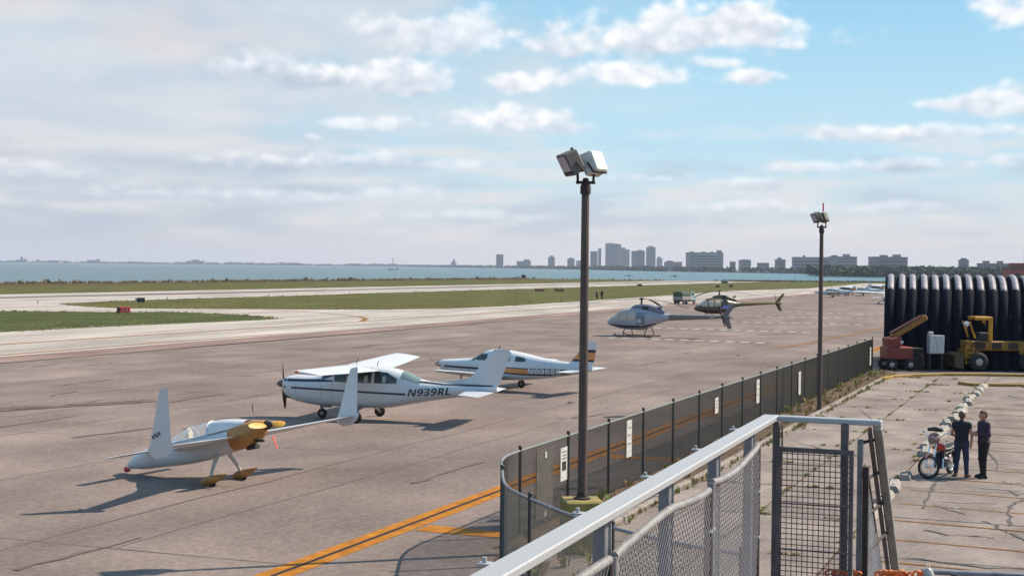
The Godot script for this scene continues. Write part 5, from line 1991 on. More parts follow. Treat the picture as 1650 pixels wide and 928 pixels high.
# ---------------------------------------------------------------- vehicles
func build_vehicles():
	var t := thing("service_truck", "small service truck with dark green canvas body and pale cab, beyond the helicopters", "truck", "", Vector3(27.3, 0, -230.5), deg_to_rad(52))
	var mb := MB.new()
	mb.box(Vector3(0, 0.55, 0), Vector3(4.2, 0.22, 1.5), Basis(), 0.03)
	put("chassis", mb, M.rust, t)
	mb = MB.new()
	mb.box(Vector3(-0.75, 0.95, 0), Vector3(2.7, 0.55, 1.8), Basis(), 0.04)
	put("truck_bed", mb, mat(C(0.26, 0.22, 0.22), 0.6), t)
	var cv := Fus.new([[-2.1, 1.35, 0.86, 0.62, 0.2, 4.0], [-1.9, 1.35, 0.9, 0.68, 0.2, 4.0], [0.35, 1.35, 0.9, 0.70, 0.2, 4.0], [0.55, 1.35, 0.86, 0.62, 0.2, 4.0]])
	fus_part(t, "canvas_cover", cv, -2.1, 0.55, mat(C(0.05, 0.07, 0.045), 0.85), 10)
	mb = MB.new()
	mb.extrude(PackedVector2Array([Vector2(0.62, 0.6), Vector2(2.2, 0.6), Vector2(2.2, 1.05), Vector2(1.75, 1.2), Vector2(1.5, 1.95), Vector2(0.62, 1.98)]), 1.7)
	var cab := put("cab", mb, mat(C(0.27, 0.36, 0.37), 0.4), t)
	mb = MB.new()
	mb.box(Vector3(1.12, 1.58, 0.852), Vector3(0.6, 0.46, 0.012), Basis(), 0.003)
	mb.box(Vector3(1.12, 1.58, -0.852), Vector3(0.6, 0.46, 0.012), Basis(), 0.003)
	put("side_window", mb, M.glass_dark, cab)
	mb = MB.new()
	mb.tube([Vector3(0.9, 1.98, 0), Vector3(0.9, 2.2, 0)], 0.08, 8)
	put("beacon", mb, M.red, cab)
	for x in [-1.5, -0.6, 1.55]:
		for s in [1.0, -1.0]:
			wheel(t, Vector3(x, 0.38, s * 0.78), 0.38, 0.22)

	# yellow machine, cabinet, belt loader in front of the hall
	var g := thing("yellow_loader", "yellow construction loader with an angular cab frame in front of the ribbed hall", "loader", "", Vector3(25.9, 0, -82.9), deg_to_rad(4))
	mb = MB.new()
	for z in [-0.5, 0.5]:
		mb.box(Vector3(1.15, 2.4, z), Vector3(0.22, 1.35, 0.16), Basis(), 0.03)
		mb.box(Vector3(0.75, 2.98, z), Vector3(0.95, 0.18, 0.16), Basis(), 0.03)
		mb.box(Vector3(0.1, 2.35, z), Vector3(0.1, 1.0, 0.1), Basis(Vector3.BACK, 0.35), 0.02)
	mb.box(Vector3(0.72, 3.05, 0), Vector3(1.0, 0.1, 1.1), Basis(), 0.03)
	put("cab_frame", mb, M.yellow, g)
	mb = MB.new()
	mb.box(Vector3(1.6, 1.45, 0), Vector3(3.6, 0.55, 1.2), Basis(), 0.06)
	mb.box(Vector3(3.6, 1.3, 0), Vector3(1.6, 0.75, 1.3), Basis(), 0.08)
	mb.box(Vector3(0.1, 1.0, 0), Vector3(0.9, 0.5, 1.1), Basis(), 0.05)
	put("body", mb, mat(C(0.62, 0.28, 0.02), 0.6, "cell", Vector3(1, 1, 1), "blot", Vector3(1.5, 1.5, 1.5)), g)
	for x in [0.55, 1.5, 2.45]:
		mb = MB.new()
		mb.box(Vector3(x, 1.45, 0.615), Vector3(0.55, 0.36, 0.04), Basis(), 0.01)
		put("engine_grille", mb, M.rust, g)
	mb = MB.new()
	mb.tube([Vector3(-0.15, 2.75, 0.5), Vector3(-0.32, 2.6, 0.52)], [0.14, 0.17], 10)
	put("work_light", mb, M.head_pale, g)
	for x in [0.4, 3.3]:
		for s in [1.0, -1.0]:
			wheel(g, Vector3(x, 0.55, s * 0.75), 0.55, 0.4)
	mb = MB.new()
	mb.box(Vector3(0.9, 1.95, 0), Vector3(0.7, 0.5, 0.8), Basis(), 0.05)
	put("seat", mb, M.black, g)

	mb = MB.new()
	mb.tube([Vector3(2.9, 1.7, 0.3), Vector3(2.9, 2.5, 0.3), Vector3(2.98, 2.62, 0.3)], 0.06, 8)
	put("exhaust_stack", mb, M.rust, g)
	mb = MB.new()
	for k in 3:
		mb.tube([Vector3(0.0, 1.2 + k * 0.12, 0.62), Vector3(0.4, 1.75 + k * 0.1, 0.72), Vector3(0.95, 1.75, 0.62)], 0.025, 6)
	put("hose", mb, M.black, g)
	mb = MB.new()
	for k in 4:
		mb.box(Vector3(-0.1, 0.5 + k * 0.28, 0.68), Vector3(0.4, 0.04, 0.1), Basis(), 0.008)
	mb.box(Vector3(-0.3, 0.95, 0.68), Vector3(0.04, 1.1, 0.06), Basis(), 0.006)
	mb.box(Vector3(0.1, 0.95, 0.68), Vector3(0.04, 1.1, 0.06), Basis(), 0.006)
	put("ladder", mb, M.yellow, g)
	mb = MB.new()
	mb.extrude(PackedVector2Array([Vector2(-0.5, 0.15), Vector2(-1.0, 0.25), Vector2(-1.05, 0.95), Vector2(-0.75, 1.1), Vector2(-0.45, 0.9)]), 1.7)
	put("bucket", mb, mat(C(0.10, 0.06, 0.02), 0.6, "cell", Vector3(1, 1, 1)), g)

	var b := thing("belt_loader", "red and yellow belt loader with raised boom at the ribbed hall's left end", "loader", "", Vector3(21.75, 0, -82.7), deg_to_rad(6))
	mb = MB.new()
	mb.box(Vector3(0.1, 1.0, 0), Vector3(1.5, 0.7, 1.3), Basis(), 0.06)
	mb.box(Vector3(-0.15, 1.62, 0), Vector3(0.8, 0.55, 1.1), Basis(Vector3.BACK, 0.15), 0.06)
	put("body", mb, mat(C(0.50, 0.07, 0.04), 0.6, "cell", Vector3(1, 1, 1), "blot", Vector3(1.2, 1.2, 1.2)), b)
	mb = MB.new()
	beam(mb, Vector3(-0.2, 1.9, 0.1), Vector3(1.75, 3.05, 0.1), 0.5, 0.32, 0.05)
	put("boom", mb, mat(C(0.62, 0.26, 0.02), 0.5, "cell", Vector3(1, 1, 1), "blot", Vector3(0.8, 0.8, 0.8)), b)
	mb = MB.new()
	beam(mb, Vector3(-0.3, 2.12, 0.1), Vector3(1.5, 3.12, 0.1), 0.4, 0.06, 0.01)
	put("belt", mb, M.red_dark, b)
	mb = MB.new()
	mb.ball(Vector3(0.2, 1.62, 0.56), Vector3(0.1, 0.1, 0.06), 7)
	put("headlight", mb, M.head_pale, b)
	for x in [-0.4, 0.7]:
		for s in [1.0, -1.0]:
			wheel(b, Vector3(x, 0.35, s * 0.62), 0.35, 0.24)

	var w := thing("white_cabinet", "white metal equipment cabinet with a small cap, standing before the ribbed hall", "cabinet", "", Vector3(24.0, 0, -82.5), 0.05)
	mb = MB.new()
	mb.box(Vector3(0, 1.5, 0), Vector3(0.86, 1.05, 0.5), Basis(), 0.03)
	put("housing", mb, mat(C(0.52, 0.50, 0.58), 0.5, "soft", Vector3(0.8, 0.8, 0.8), "blot", Vector3(0.6, 0.6, 0.6)), w)
	mb = MB.new()
	mb.box(Vector3(-0.2, 1.5, 0.255), Vector3(0.38, 0.95, 0.012), Basis(), 0.004)
	mb.box(Vector3(0.21, 1.5, 0.255), Vector3(0.38, 0.95, 0.012), Basis(), 0.004)
	put("door", mb, M.sign_white, w)
	mb = MB.new()
	mb.box(Vector3(-0.3, 2.12, 0), Vector3(0.26, 0.2, 0.26), Basis(), 0.03)
	put("cap", mb, M.sign_white, w)
	mb = MB.new()
	for x in [-0.35, 0.35]:
		mb.box(Vector3(x, 0.49, 0), Vector3(0.08, 0.98, 0.4), Basis(), 0.01)
	put("stand", mb, M.rust, w)
	var d := thing("equipment_crate", "dark wooden crate stack standing low before the ribbed hall, left of the loader", "crate", "", Vector3(22.9, 0, -83.2), 0.1)
	mb = MB.new()
	for k in 3:
		mb.box(Vector3(0, 0.22 + k * 0.42, 0.0), Vector3(1.1 - k * 0.12, 0.4, 0.9), Basis(Vector3.UP, k * 0.06), 0.02)
	put("crate_box", mb, mat(C(0.05, 0.035, 0.035), 0.8, "cell", Vector3(1, 1, 1)), d)


# ---------------------------------------------------------------- field signs, edge lights, boats
func build_signs_and_boats():
	var t := thing("taxiway_sign", "bright red taxiway sign with a pale number on the near grass strip", "sign", "taxiway signs", Vector3(-42.35, 0, -159.0), 0.24)
	var mb := MB.new()
	mb.box(Vector3(0.18, 0.5, 0), Vector3(1.1, 0.62, 0.22), Basis(), 0.03)
	put("panel", mb, mat(C(0.85, 0.06, 0.05), 0.5), t)
	mb = MB.new()
	mb.box(Vector3(-0.53, 0.48, 0), Vector3(0.32, 0.64, 0.24), Basis(), 0.03)
	put("end_box", mb, M.red_dark, t)
	var tm := TextMesh.new()
	tm.text = "1 4"
	tm.font_size = 48
	tm.pixel_size = 0.0105
	tm.depth = 0.01
	var f := SystemFont.new()
	f.font_names = PackedStringArray(["Droid Sans"])
	tm.font = f
	var o := put_mesh("numerals", tm, mat(C(0.85, 0.45, 0.4), 0.5), t)
	o.position = Vector3(0.2, 0.5, 0.118)
	mb = MB.new()
	for x in [-0.4, 0.5]:
		mb.tube([Vector3(x, 0, 0), Vector3(x, 0.22, 0)], 0.04, 6)
	put("leg", mb, M.rust, t)
	var q := [[-51.4, 201.7, 1.05, "dark", "dark-backed taxiway sign with a pale edge, just right of the red one"], [6.2, 323.6, 1.9, "tan", "brownish taxiway sign on the far grass, left of the near lamp pole"], [10.6, 326.0, 1.9, "tan", "brownish taxiway sign on the far grass, second and closer to the near lamp pole"], [38.2, 437.0, 1.3, "dark", "dark marker board at the runway edge right of the near lamp pole"], [60.5, 430, 1.2, "dark", "dark marker board on the grass above the service truck, left one of two"], [66.0, 440, 1.2, "dark", "dark marker board on the grass above the olive helicopter, right one of two"], [81.5, 560, 2.4, "dark", "dark box on the grass by the water above the olive helicopter's tail"]]
	for s in q:
		var n := thing("taxiway_sign", s[4], "sign", "taxiway signs", Vector3(s[0], 0, -s[1]), 0.15)
		mb = MB.new()
		mb.box(Vector3(0.1, 0.5, 0), Vector3(s[2], 0.62, 0.2), Basis(), 0.03)
		put("panel", mb, M.sign_black if s[3] == "dark" else mat(C(0.28, 0.12, 0.05), 0.6), n)
		mb = MB.new()
		mb.box(Vector3(-s[2] / 2 - 0.02, 0.52, 0), Vector3(0.22, 0.5, 0.16), Basis(), 0.02)
		put("end_box", mb, M.sign_white if s[3] == "dark" else M.rust, n)
		mb = MB.new()
		for x in [-0.3, 0.5]:
			mb.tube([Vector3(x, 0, 0), Vector3(x, 0.22, 0)], 0.04, 6)
		put("leg", mb, M.rust, n)
	# low edge lights of taxiway and runway
	var l0 := Node3D.new()
	for i in 22:
		var near := i < 12
		var u := 60.0 + i * 15.0 if near else 130.0 + (i - 12) * 30.0
		var at := F(u, 79.0 if u > 195 or u < 95 else 58.9, 0) if near else F(u, 131.0, 0)
		if near and u >= 95 and u <= 195:
			continue
		var n := thing("edge_light", "low blue taxiway edge light on a short stake, one of a row" if near else "low runway edge light on a short stake, one of a row", "edge light", "taxiway edge lights" if near else "runway edge lights", at, 0)
		mb = MB.new()
		mb.tube([Vector3(0, 0, 0), Vector3(0, 0.32, 0)], 0.05, 6)
		put("stake", mb, M.rust, n)
		mb = MB.new()
		mb.ball(Vector3(0, 0.4, 0), Vector3(0.09, 0.1, 0.09), 5)
		put("lens", mb, mat(C(0.05, 0.08, 0.3), 0.2) if near else M.sign_white, n)
	l0.free()
	# boats
	var boats := [[-190, 2330, 17.0, 0, "dark long work boat with a white stern, alone on the open lake"], [100.0, 1250, 7.0, 1, "small dark motorboat on the lake right of the near lamp pole"], [138.0, 1240, 7.5, 1, "small dark motorboat on the lake left of the service truck"], [143.0, 735, 8.5, 2, "white sailing boat with a bare mast close to the grassy tip"], [4.0, 1000, 5.0, 1, "tiny dark boat on the lake near the shoreline bushes"]]
	for s in boats:
		var n := thing("boat", s[4], "boat", "", Vector3(s[0], WATER_Y - 0.2, -s[1]), rng.randf_range(-0.3, 0.3))
		var len_: float = s[2]
		var w := len_ * 0.13
		var fus := Fus.new([[-len_ * 0.5, len_ * 0.06, w * 0.1, len_ * 0.05, len_ * 0.03, 2.4], [-len_ * 0.3, len_ * 0.04, w * 0.8, len_ * 0.045, len_ * 0.05, 2.8], [len_ * 0.1, len_ * 0.03, w, len_ * 0.04, len_ * 0.06, 3.0], [len_ * 0.5, len_ * 0.03, w * 0.85, len_ * 0.04, len_ * 0.05, 3.0]])
		fus_part(n, "hull", fus, -len_ * 0.5, len_ * 0.5, M.red_dark if s[3] == 0 else M.white if s[3] == 2 else M.navy, 14, 14)
		mb = MB.new()
		if s[3] == 0:
			mb.box(Vector3(len_ * 0.40, len_ * 0.12, 0), Vector3(len_ * 0.17, len_ * 0.13, w * 1.3), Basis(), 0.1)
		else:
			mb.box(Vector3(len_ * 0.05, len_ * 0.12, 0), Vector3(len_ * 0.3, len_ * 0.11, w * 1.2), Basis(), 0.06)
		put("cabin", mb, M.sign_white if s[3] != 1 else M.galv, n)
		if s[3] == 2 or s[3] == 0:
			mb = MB.new()
			mb.tube([Vector3(-len_ * 0.05, len_ * 0.08, 0), Vector3(-len_ * 0.05, len_ * (0.55 if s[3] == 2 else 0.3), 0)], 0.08, 6)
			put("mast", mb, M.rust, n)


# ---------------------------------------------------------------- wheel stops, motorcycle
func build_lot_objects():
	var us := [34.3, 36.55, 38.7, 40.75, 46.5, 48.7, 51.0, 53.2, 55.6, 58.0, 60.3, 62.6, 65.0, 67.4, 69.8, 72.2, 74.2]
	var ord := ["nearest", "second nearest", "third nearest", "fourth nearest"]
	for i in us.size():
		var lab := ""
		if i < 4:
			lab = "weathered concrete wheel stop, %s of the broken row, before the motorcycle" % ord[i]
		else:
			lab = "weathered concrete wheel stop, %s beyond the motorcycle in the broken row" % ["first", "second", "third", "fourth", "fifth", "sixth", "seventh", "eighth", "ninth", "tenth", "eleventh", "twelfth", "last"][i - 4]
		var o := thing("wheel_stop", lab, "wheel stop", "concrete wheel stops between lane and parking lot", F(us[i], 4.42 + rng.randf_range(-0.08, 0.08), 0.01), -TH + rng.randf_range(-0.12, 0.12))
		var len_ := rng.randf_range(1.35, 1.8) if i != 3 else 0.8
		var mb := MB.new()
		var rings := []
		for k in 7:
			var z := (k / 6.0 - 0.5) * len_
			var j := rng.randf_range(0.9, 1.05)
			var e := 0.9 if k == 0 or k == 6 else 1.0
			rings.append(PackedVector3Array([Vector3(-0.17 * j, 0, z), Vector3(-0.15 * j, 0.10 * e, z), Vector3(-0.09 * j, 0.19 * e * j, z), Vector3(0.09 * j, 0.19 * e * j, z), Vector3(0.15 * j, 0.10 * e, z), Vector3(0.17 * j, 0, z)]))
		mb.loft(rings, true, true, 30)
		put("block", mb, M.block, o)
		mb = MB.new()
		for z in [-0.3, 0.3]:
			mb.tube([Vector3(0, 0.17, z * len_), Vector3(0, 0.205, z * len_)], 0.016, 6)
		put("anchor_pin", mb, M.rust, o)

	# motorcycle: nose towards -x
	var t := thing("motorcycle", "old motorcycle with big spoked front wheel and red tank on its stand beside two people", "motorcycle", "", Vector3(11.82, 0.012, -40.05), deg_to_rad(50))
	t.rotation.x = 0.0
	var mb := MB.new()
	var chrome := mat(C(0.7, 0.68, 0.66), 0.15, "", Vector3.ONE, "", Vector3.ONE, 0.9)
	var cream := mat(C(0.30, 0.17, 0.14), 0.5, "soft", Vector3(2, 2, 2))
	for q in [[-0.72, 0.32, -0.72], [0.70, 0.31, 0.0]]:
		var piv := Node3D.new()
		var w := MB.new()
		var prof := []
		for i in 10:
			var a := TAU * i / 10.0
			prof.append(Vector2(q[1] - 0.036 + cos(a) * 0.036, sin(a) * 0.034))
		var tr := Transform3D(Basis(Vector3.UP, q[2]) * Basis(Vector3.RIGHT, PI / 2), Vector3(q[0], q[1] + 0.005, 0))
		w.lathe(prof, tr, 28, 60, true)
		piv.free()
		var wh := put("wheel", w, M.rubber, t)
		w = MB.new()
		prof = []
		for i in 8:
			var a := TAU * i / 8.0
			prof.append(Vector2(q[1] - 0.095 + cos(a) * 0.012, sin(a) * 0.022))
		w.lathe(prof, tr, 28, 60, true)
		w.lathe([Vector2(0.05, -0.05), Vector2(0.05, 0.05)], tr, 12)
		for i in 18:
			var a := TAU * i / 18.0
			w.wire(tr * Vector3(cos(a) * 0.05, 0.03 if i % 2 else -0.03, sin(a) * 0.05), tr * Vector3(cos(a + 0.3) * (q[1] - 0.095), 0, sin(a + 0.3) * (q[1] - 0.095)), 0.004)
		put("rim", w, chrome, wh)
	mb = MB.new()
	for s in [-0.09, 0.09]:
		mb.tube([Vector3(-0.72 + s * 0.4, 0.32, s), Vector3(-0.42, 0.98, s * 0.9)], 0.024, 8)
	put("fork", mb, chrome, t)
	mb = MB.new()
	mb.tube([Vector3(-0.42, 0.92, 0), Vector3(-0.05, 0.62, 0), Vector3(0.05, 0.24, 0), Vector3(0.3, 0.22, 0), Vector3(0.68, 0.31, 0)], 0.024, 8)
	mb.tube([Vector3(-0.40, 0.88, 0), Vector3(0.25, 0.68, 0), Vector3(0.68, 0.31, 0)], 0.022, 8)
	mb.tube([Vector3(0.62, 0.62, 0.12), Vector3(0.68, 0.31, 0.1)], 0.026, 8)
	put("frame", mb, M.black, t)
	mb = MB.new()
	mb.box(Vector3(0.06, 0.38, 0), Vector3(0.42, 0.28, 0.30), Basis(Vector3.BACK, 0.1), 0.05)
	for k in 4:
		mb.box(Vector3(-0.02, 0.54 + k * 0.035, 0), Vector3(0.22, 0.018, 0.24), Basis(Vector3.BACK, 0.2), 0.004)
	put("engine", mb, mat(C(0.05, 0.05, 0.09), 0.4, "soft", Vector3(3, 3, 3), "", Vector3.ONE, 0.4), t)
	mb = MB.new()
	mb.tube([Vector3(-0.1, 0.5, 0.14), Vector3(-0.2, 0.28, 0.18), Vector3(0.2, 0.24, 0.2), Vector3(0.85, 0.32, 0.2)], [0.025, 0.028, 0.035, 0.045], 10)
	put("exhaust", mb, chrome, t)
	var tank := Fus.new([[-0.38, 0.84, 0.06, 0.06, 0.05, 2.2], [-0.25, 0.84, 0.13, 0.11, 0.09, 2.4], [0.0, 0.80, 0.15, 0.11, 0.1, 2.4], [0.2, 0.74, 0.07, 0.06, 0.06, 2.2]])
	fus_part(t, "tank", tank, -0.38, 0.2, M.red, 12, 14)
	var seat := Fus.new([[0.15, 0.72, 0.08, 0.05, 0.05, 2.4], [0.4, 0.72, 0.14, 0.06, 0.07, 2.6], [0.75, 0.78, 0.13, 0.07, 0.06, 2.6], [0.92, 0.82, 0.06, 0.03, 0.05, 2.2]])
	fus_part(t, "seat", seat, 0.15, 0.92, M.black, 12, 14)
	# tall bars with a pale fairing and a dark bag rolled on top
	mb = MB.new()
	mb.tube([Vector3(-0.18, 1.22, -0.40), Vector3(-0.30, 1.24, -0.30), Vector3(-0.41, 1.02, -0.08), Vector3(-0.41, 1.02, 0.08), Vector3(-0.30, 1.24, 0.30), Vector3(-0.18, 1.22, 0.40)], 0.016, 8)
	put("handlebar", mb, chrome, t)
	for s in [-0.36, 0.36]:
		mb = MB.new()
		mb.tube([Vector3(-0.22, 1.225, s * 0.92), Vector3(-0.16, 1.215, s * 1.2)], 0.023, 8)
		put("grip", mb, M.black, t)
	mb = MB.new()
	mb.lathe([Vector2(0.09, 0), Vector2(0.1, 0.03), Vector2(0.09, 0.1), Vector2(0.03, 0.15)], Transform3D(Basis(Vector3.BACK, -PI / 2), Vector3(-0.56, 0.94, 0)), 14)
	put("headlight", mb, chrome, t)
	var fair := Fus.new([[-0.62, 1.06, 0.07, 0.06, 0.10, 2.2], [-0.5, 1.08, 0.14, 0.11, 0.16, 2.4], [-0.36, 1.10, 0.16, 0.13, 0.18, 2.4], [-0.30, 1.10, 0.13, 0.11, 0.15, 2.4]])
	fus_part(t, "fairing", fair, -0.62, -0.30, cream, 10, 14)
	mb = MB.new()
	mb.tube([Vector3(-0.34, 1.30, -0.2), Vector3(-0.36, 1.33, 0.0), Vector3(-0.34, 1.30, 0.2)], [0.05, 0.065, 0.05], 10)
	put("rolled_bag", mb, M.black, t)
	mb = MB.new()
	for s in [-1, 1]:
		mb.box(Vector3(0.62, 0.58, s * 0.18), Vector3(0.30, 0.22, 0.10), Basis(), 0.03)
	put("saddlebag", mb, M.black, t)
	mb = MB.new()
	var arcp := []
	for i in 9:
		var a := lerpf(0.3, 2.3, i / 8.0)
		arcp.append(Vector3(-0.72 + cos(a) * 0.36, 0.325 + sin(a) * 0.36, 0))
	mb.tube(arcp, 0.03, 6)
	put("mudguard", mb, M.red_dark, t)
	mb = MB.new()
	mb.tube([Vector3(0.1, 0.3, 0.1), Vector3(0.2, 0.01, 0.32)], 0.016, 6)
	put("side_stand", mb, M.black, t)


# ---------------------------------------------------------------- people
# bones: [a, b, radius a, radius b]; the field's zero level is meshed with one vertex per crossed cell
func nets(mb: MB, bones: Array, cell: float, k: float):
	var lo := Vector3(1e9, 1e9, 1e9)
	var hi := -lo
	for b in bones:
		var r: float = maxf(b[2], b[3]) + 3.0 * cell + k
		for p in [b[0], b[1]]:
			lo = lo.min(p - Vector3(r, r, r))
			hi = hi.max(p + Vector3(r, r, r))
	var n := Vector3i(((hi - lo) / cell).ceil()) + Vector3i.ONE
	var sum := PackedFloat32Array()
	sum.resize(n.x * n.y * n.z)
	for b in bones:
		var a: Vector3 = b[0]
		var ab: Vector3 = b[1] - a
		var l2 := maxf(ab.length_squared(), 1e-9)
		var r: float = maxf(b[2], b[3]) + 2.2 * cell + k * 2.0
		var i0 := Vector3i(((a.min(b[1]) - Vector3(r, r, r) - lo) / cell).floor()).clamp(Vector3i.ZERO, n - Vector3i.ONE)
		var i1 := Vector3i(((a.max(b[1]) + Vector3(r, r, r) - lo) / cell).ceil()).clamp(Vector3i.ZERO, n - Vector3i.ONE)
		for z in range(i0.z, i1.z + 1):
			for y in range(i0.y, i1.y + 1):
				for x in range(i0.x, i1.x + 1):
					var p := lo + Vector3(x, y, z) * cell
					var t := clampf((p - a).dot(ab) / l2, 0.0, 1.0)
					var d: float = p.distance_to(a + ab * t) - lerpf(b[2], b[3], t)
					sum[(z * n.y + y) * n.x + x] += exp(-d / k)
	var at := {}
	var vs := PackedVector3Array()
	var step := [1, n.x, n.x * n.y]
	for z in n.z - 1:
		for y in n.y - 1:
			for x in n.x - 1:
				var i := (z * n.y + y) * n.x + x
				var c := 0
				for q in 8:
					if sum[i + (q & 1) + ((q >> 1) & 1) * n.x + (q >> 2) * n.x * n.y] > 1.0:
						c += 1
				if c == 0 or c == 8:
					continue
				var mid := Vector3.ZERO
				var m := 0
				for q in 8:
					for ax in 3:
						if (q >> ax) & 1:
							continue
						var q2: int = q | (1 << ax)
						var s0 := sum[i + (q & 1) + ((q >> 1) & 1) * n.x + (q >> 2) * n.x * n.y]
						var s1 := sum[i + (q2 & 1) + ((q2 >> 1) & 1) * n.x + (q2 >> 2) * n.x * n.y]
						if (s0 > 1.0) == (s1 > 1.0):
							continue
						var d0 := -log(maxf(s0, 1e-6))
						var d1 := -log(maxf(s1, 1e-6))
						var w := d0 / (d0 - d1)
						var o := Vector3(q & 1, (q >> 1) & 1, q >> 2)
						o[ax] += w
						mid += o
						m += 1
				at[i] = vs.size()
				vs.append(lo + (Vector3(x, y, z) + mid / m) * cell)
	var ix := PackedInt32Array()
	for i in at:
		for ax in 3:
			var a1: int = step[(ax + 1) % 3]
			var a2: int = step[(ax + 2) % 3]
			var s0 := sum[i]
			var s1 := sum[i + step[ax]]
			if (s0 > 1.0) == (s1 > 1.0):
				continue
			if not (at.has(i - a1) and at.has(i - a2) and at.has(i - a1 - a2)):
				continue
			var q = [at[i], at[i - a1], at[i - a1 - a2], at[i - a2]]
			if s0 > 1.0:
				q.reverse()
			ix.append_array([q[0], q[1], q[2], q[0], q[2], q[3]])
	if ix.size():
		mb.add(vs, ix, 180.0, true)


func hand_bones(w: Vector3, dir: Vector3, palm: Vector3, side: float, curl: float) -> Array:
	# wrist, pointing direction, palm normal; side +1 puts the thumb along dir x palm
	var x := dir.cross(palm).normalized() * side
	var out := [[w, w + dir * 0.085 + x * 0.022, 0.024, 0.019], [w, w + dir * 0.085 - x * 0.024, 0.024, 0.018], [w + dir * 0.02, w + dir * 0.08, 0.024, 0.02]]
	for f in 4:
		var o := x * (0.031 - f * 0.0205)
		var l: float = [0.074, 0.083, 0.077, 0.06][f]
		var p := w + dir * 0.09 + o
		var d := dir
		for s in 3:
			d = (d * cos(curl) + palm * sin(curl)).normalized()
			var q: Vector3 = p + d * l * [0.45, 0.32, 0.23][s]
			out.append([p, q, 0.0095 - s * 0.001, 0.009 - s * 0.001])
			p = q
	var t0 := w + dir * 0.025 + x * 0.03
	var t1 := t0 + (dir * 0.6 + x * 0.6 + palm * 0.3).normalized() * 0.045
	out.append([t0, t1, 0.0135, 0.011])
	out.append([t1, t1 + (dir * 0.85 + x * 0.15 + palm * 0.4).normalized() * 0.035, 0.011, 0.009])
	return out


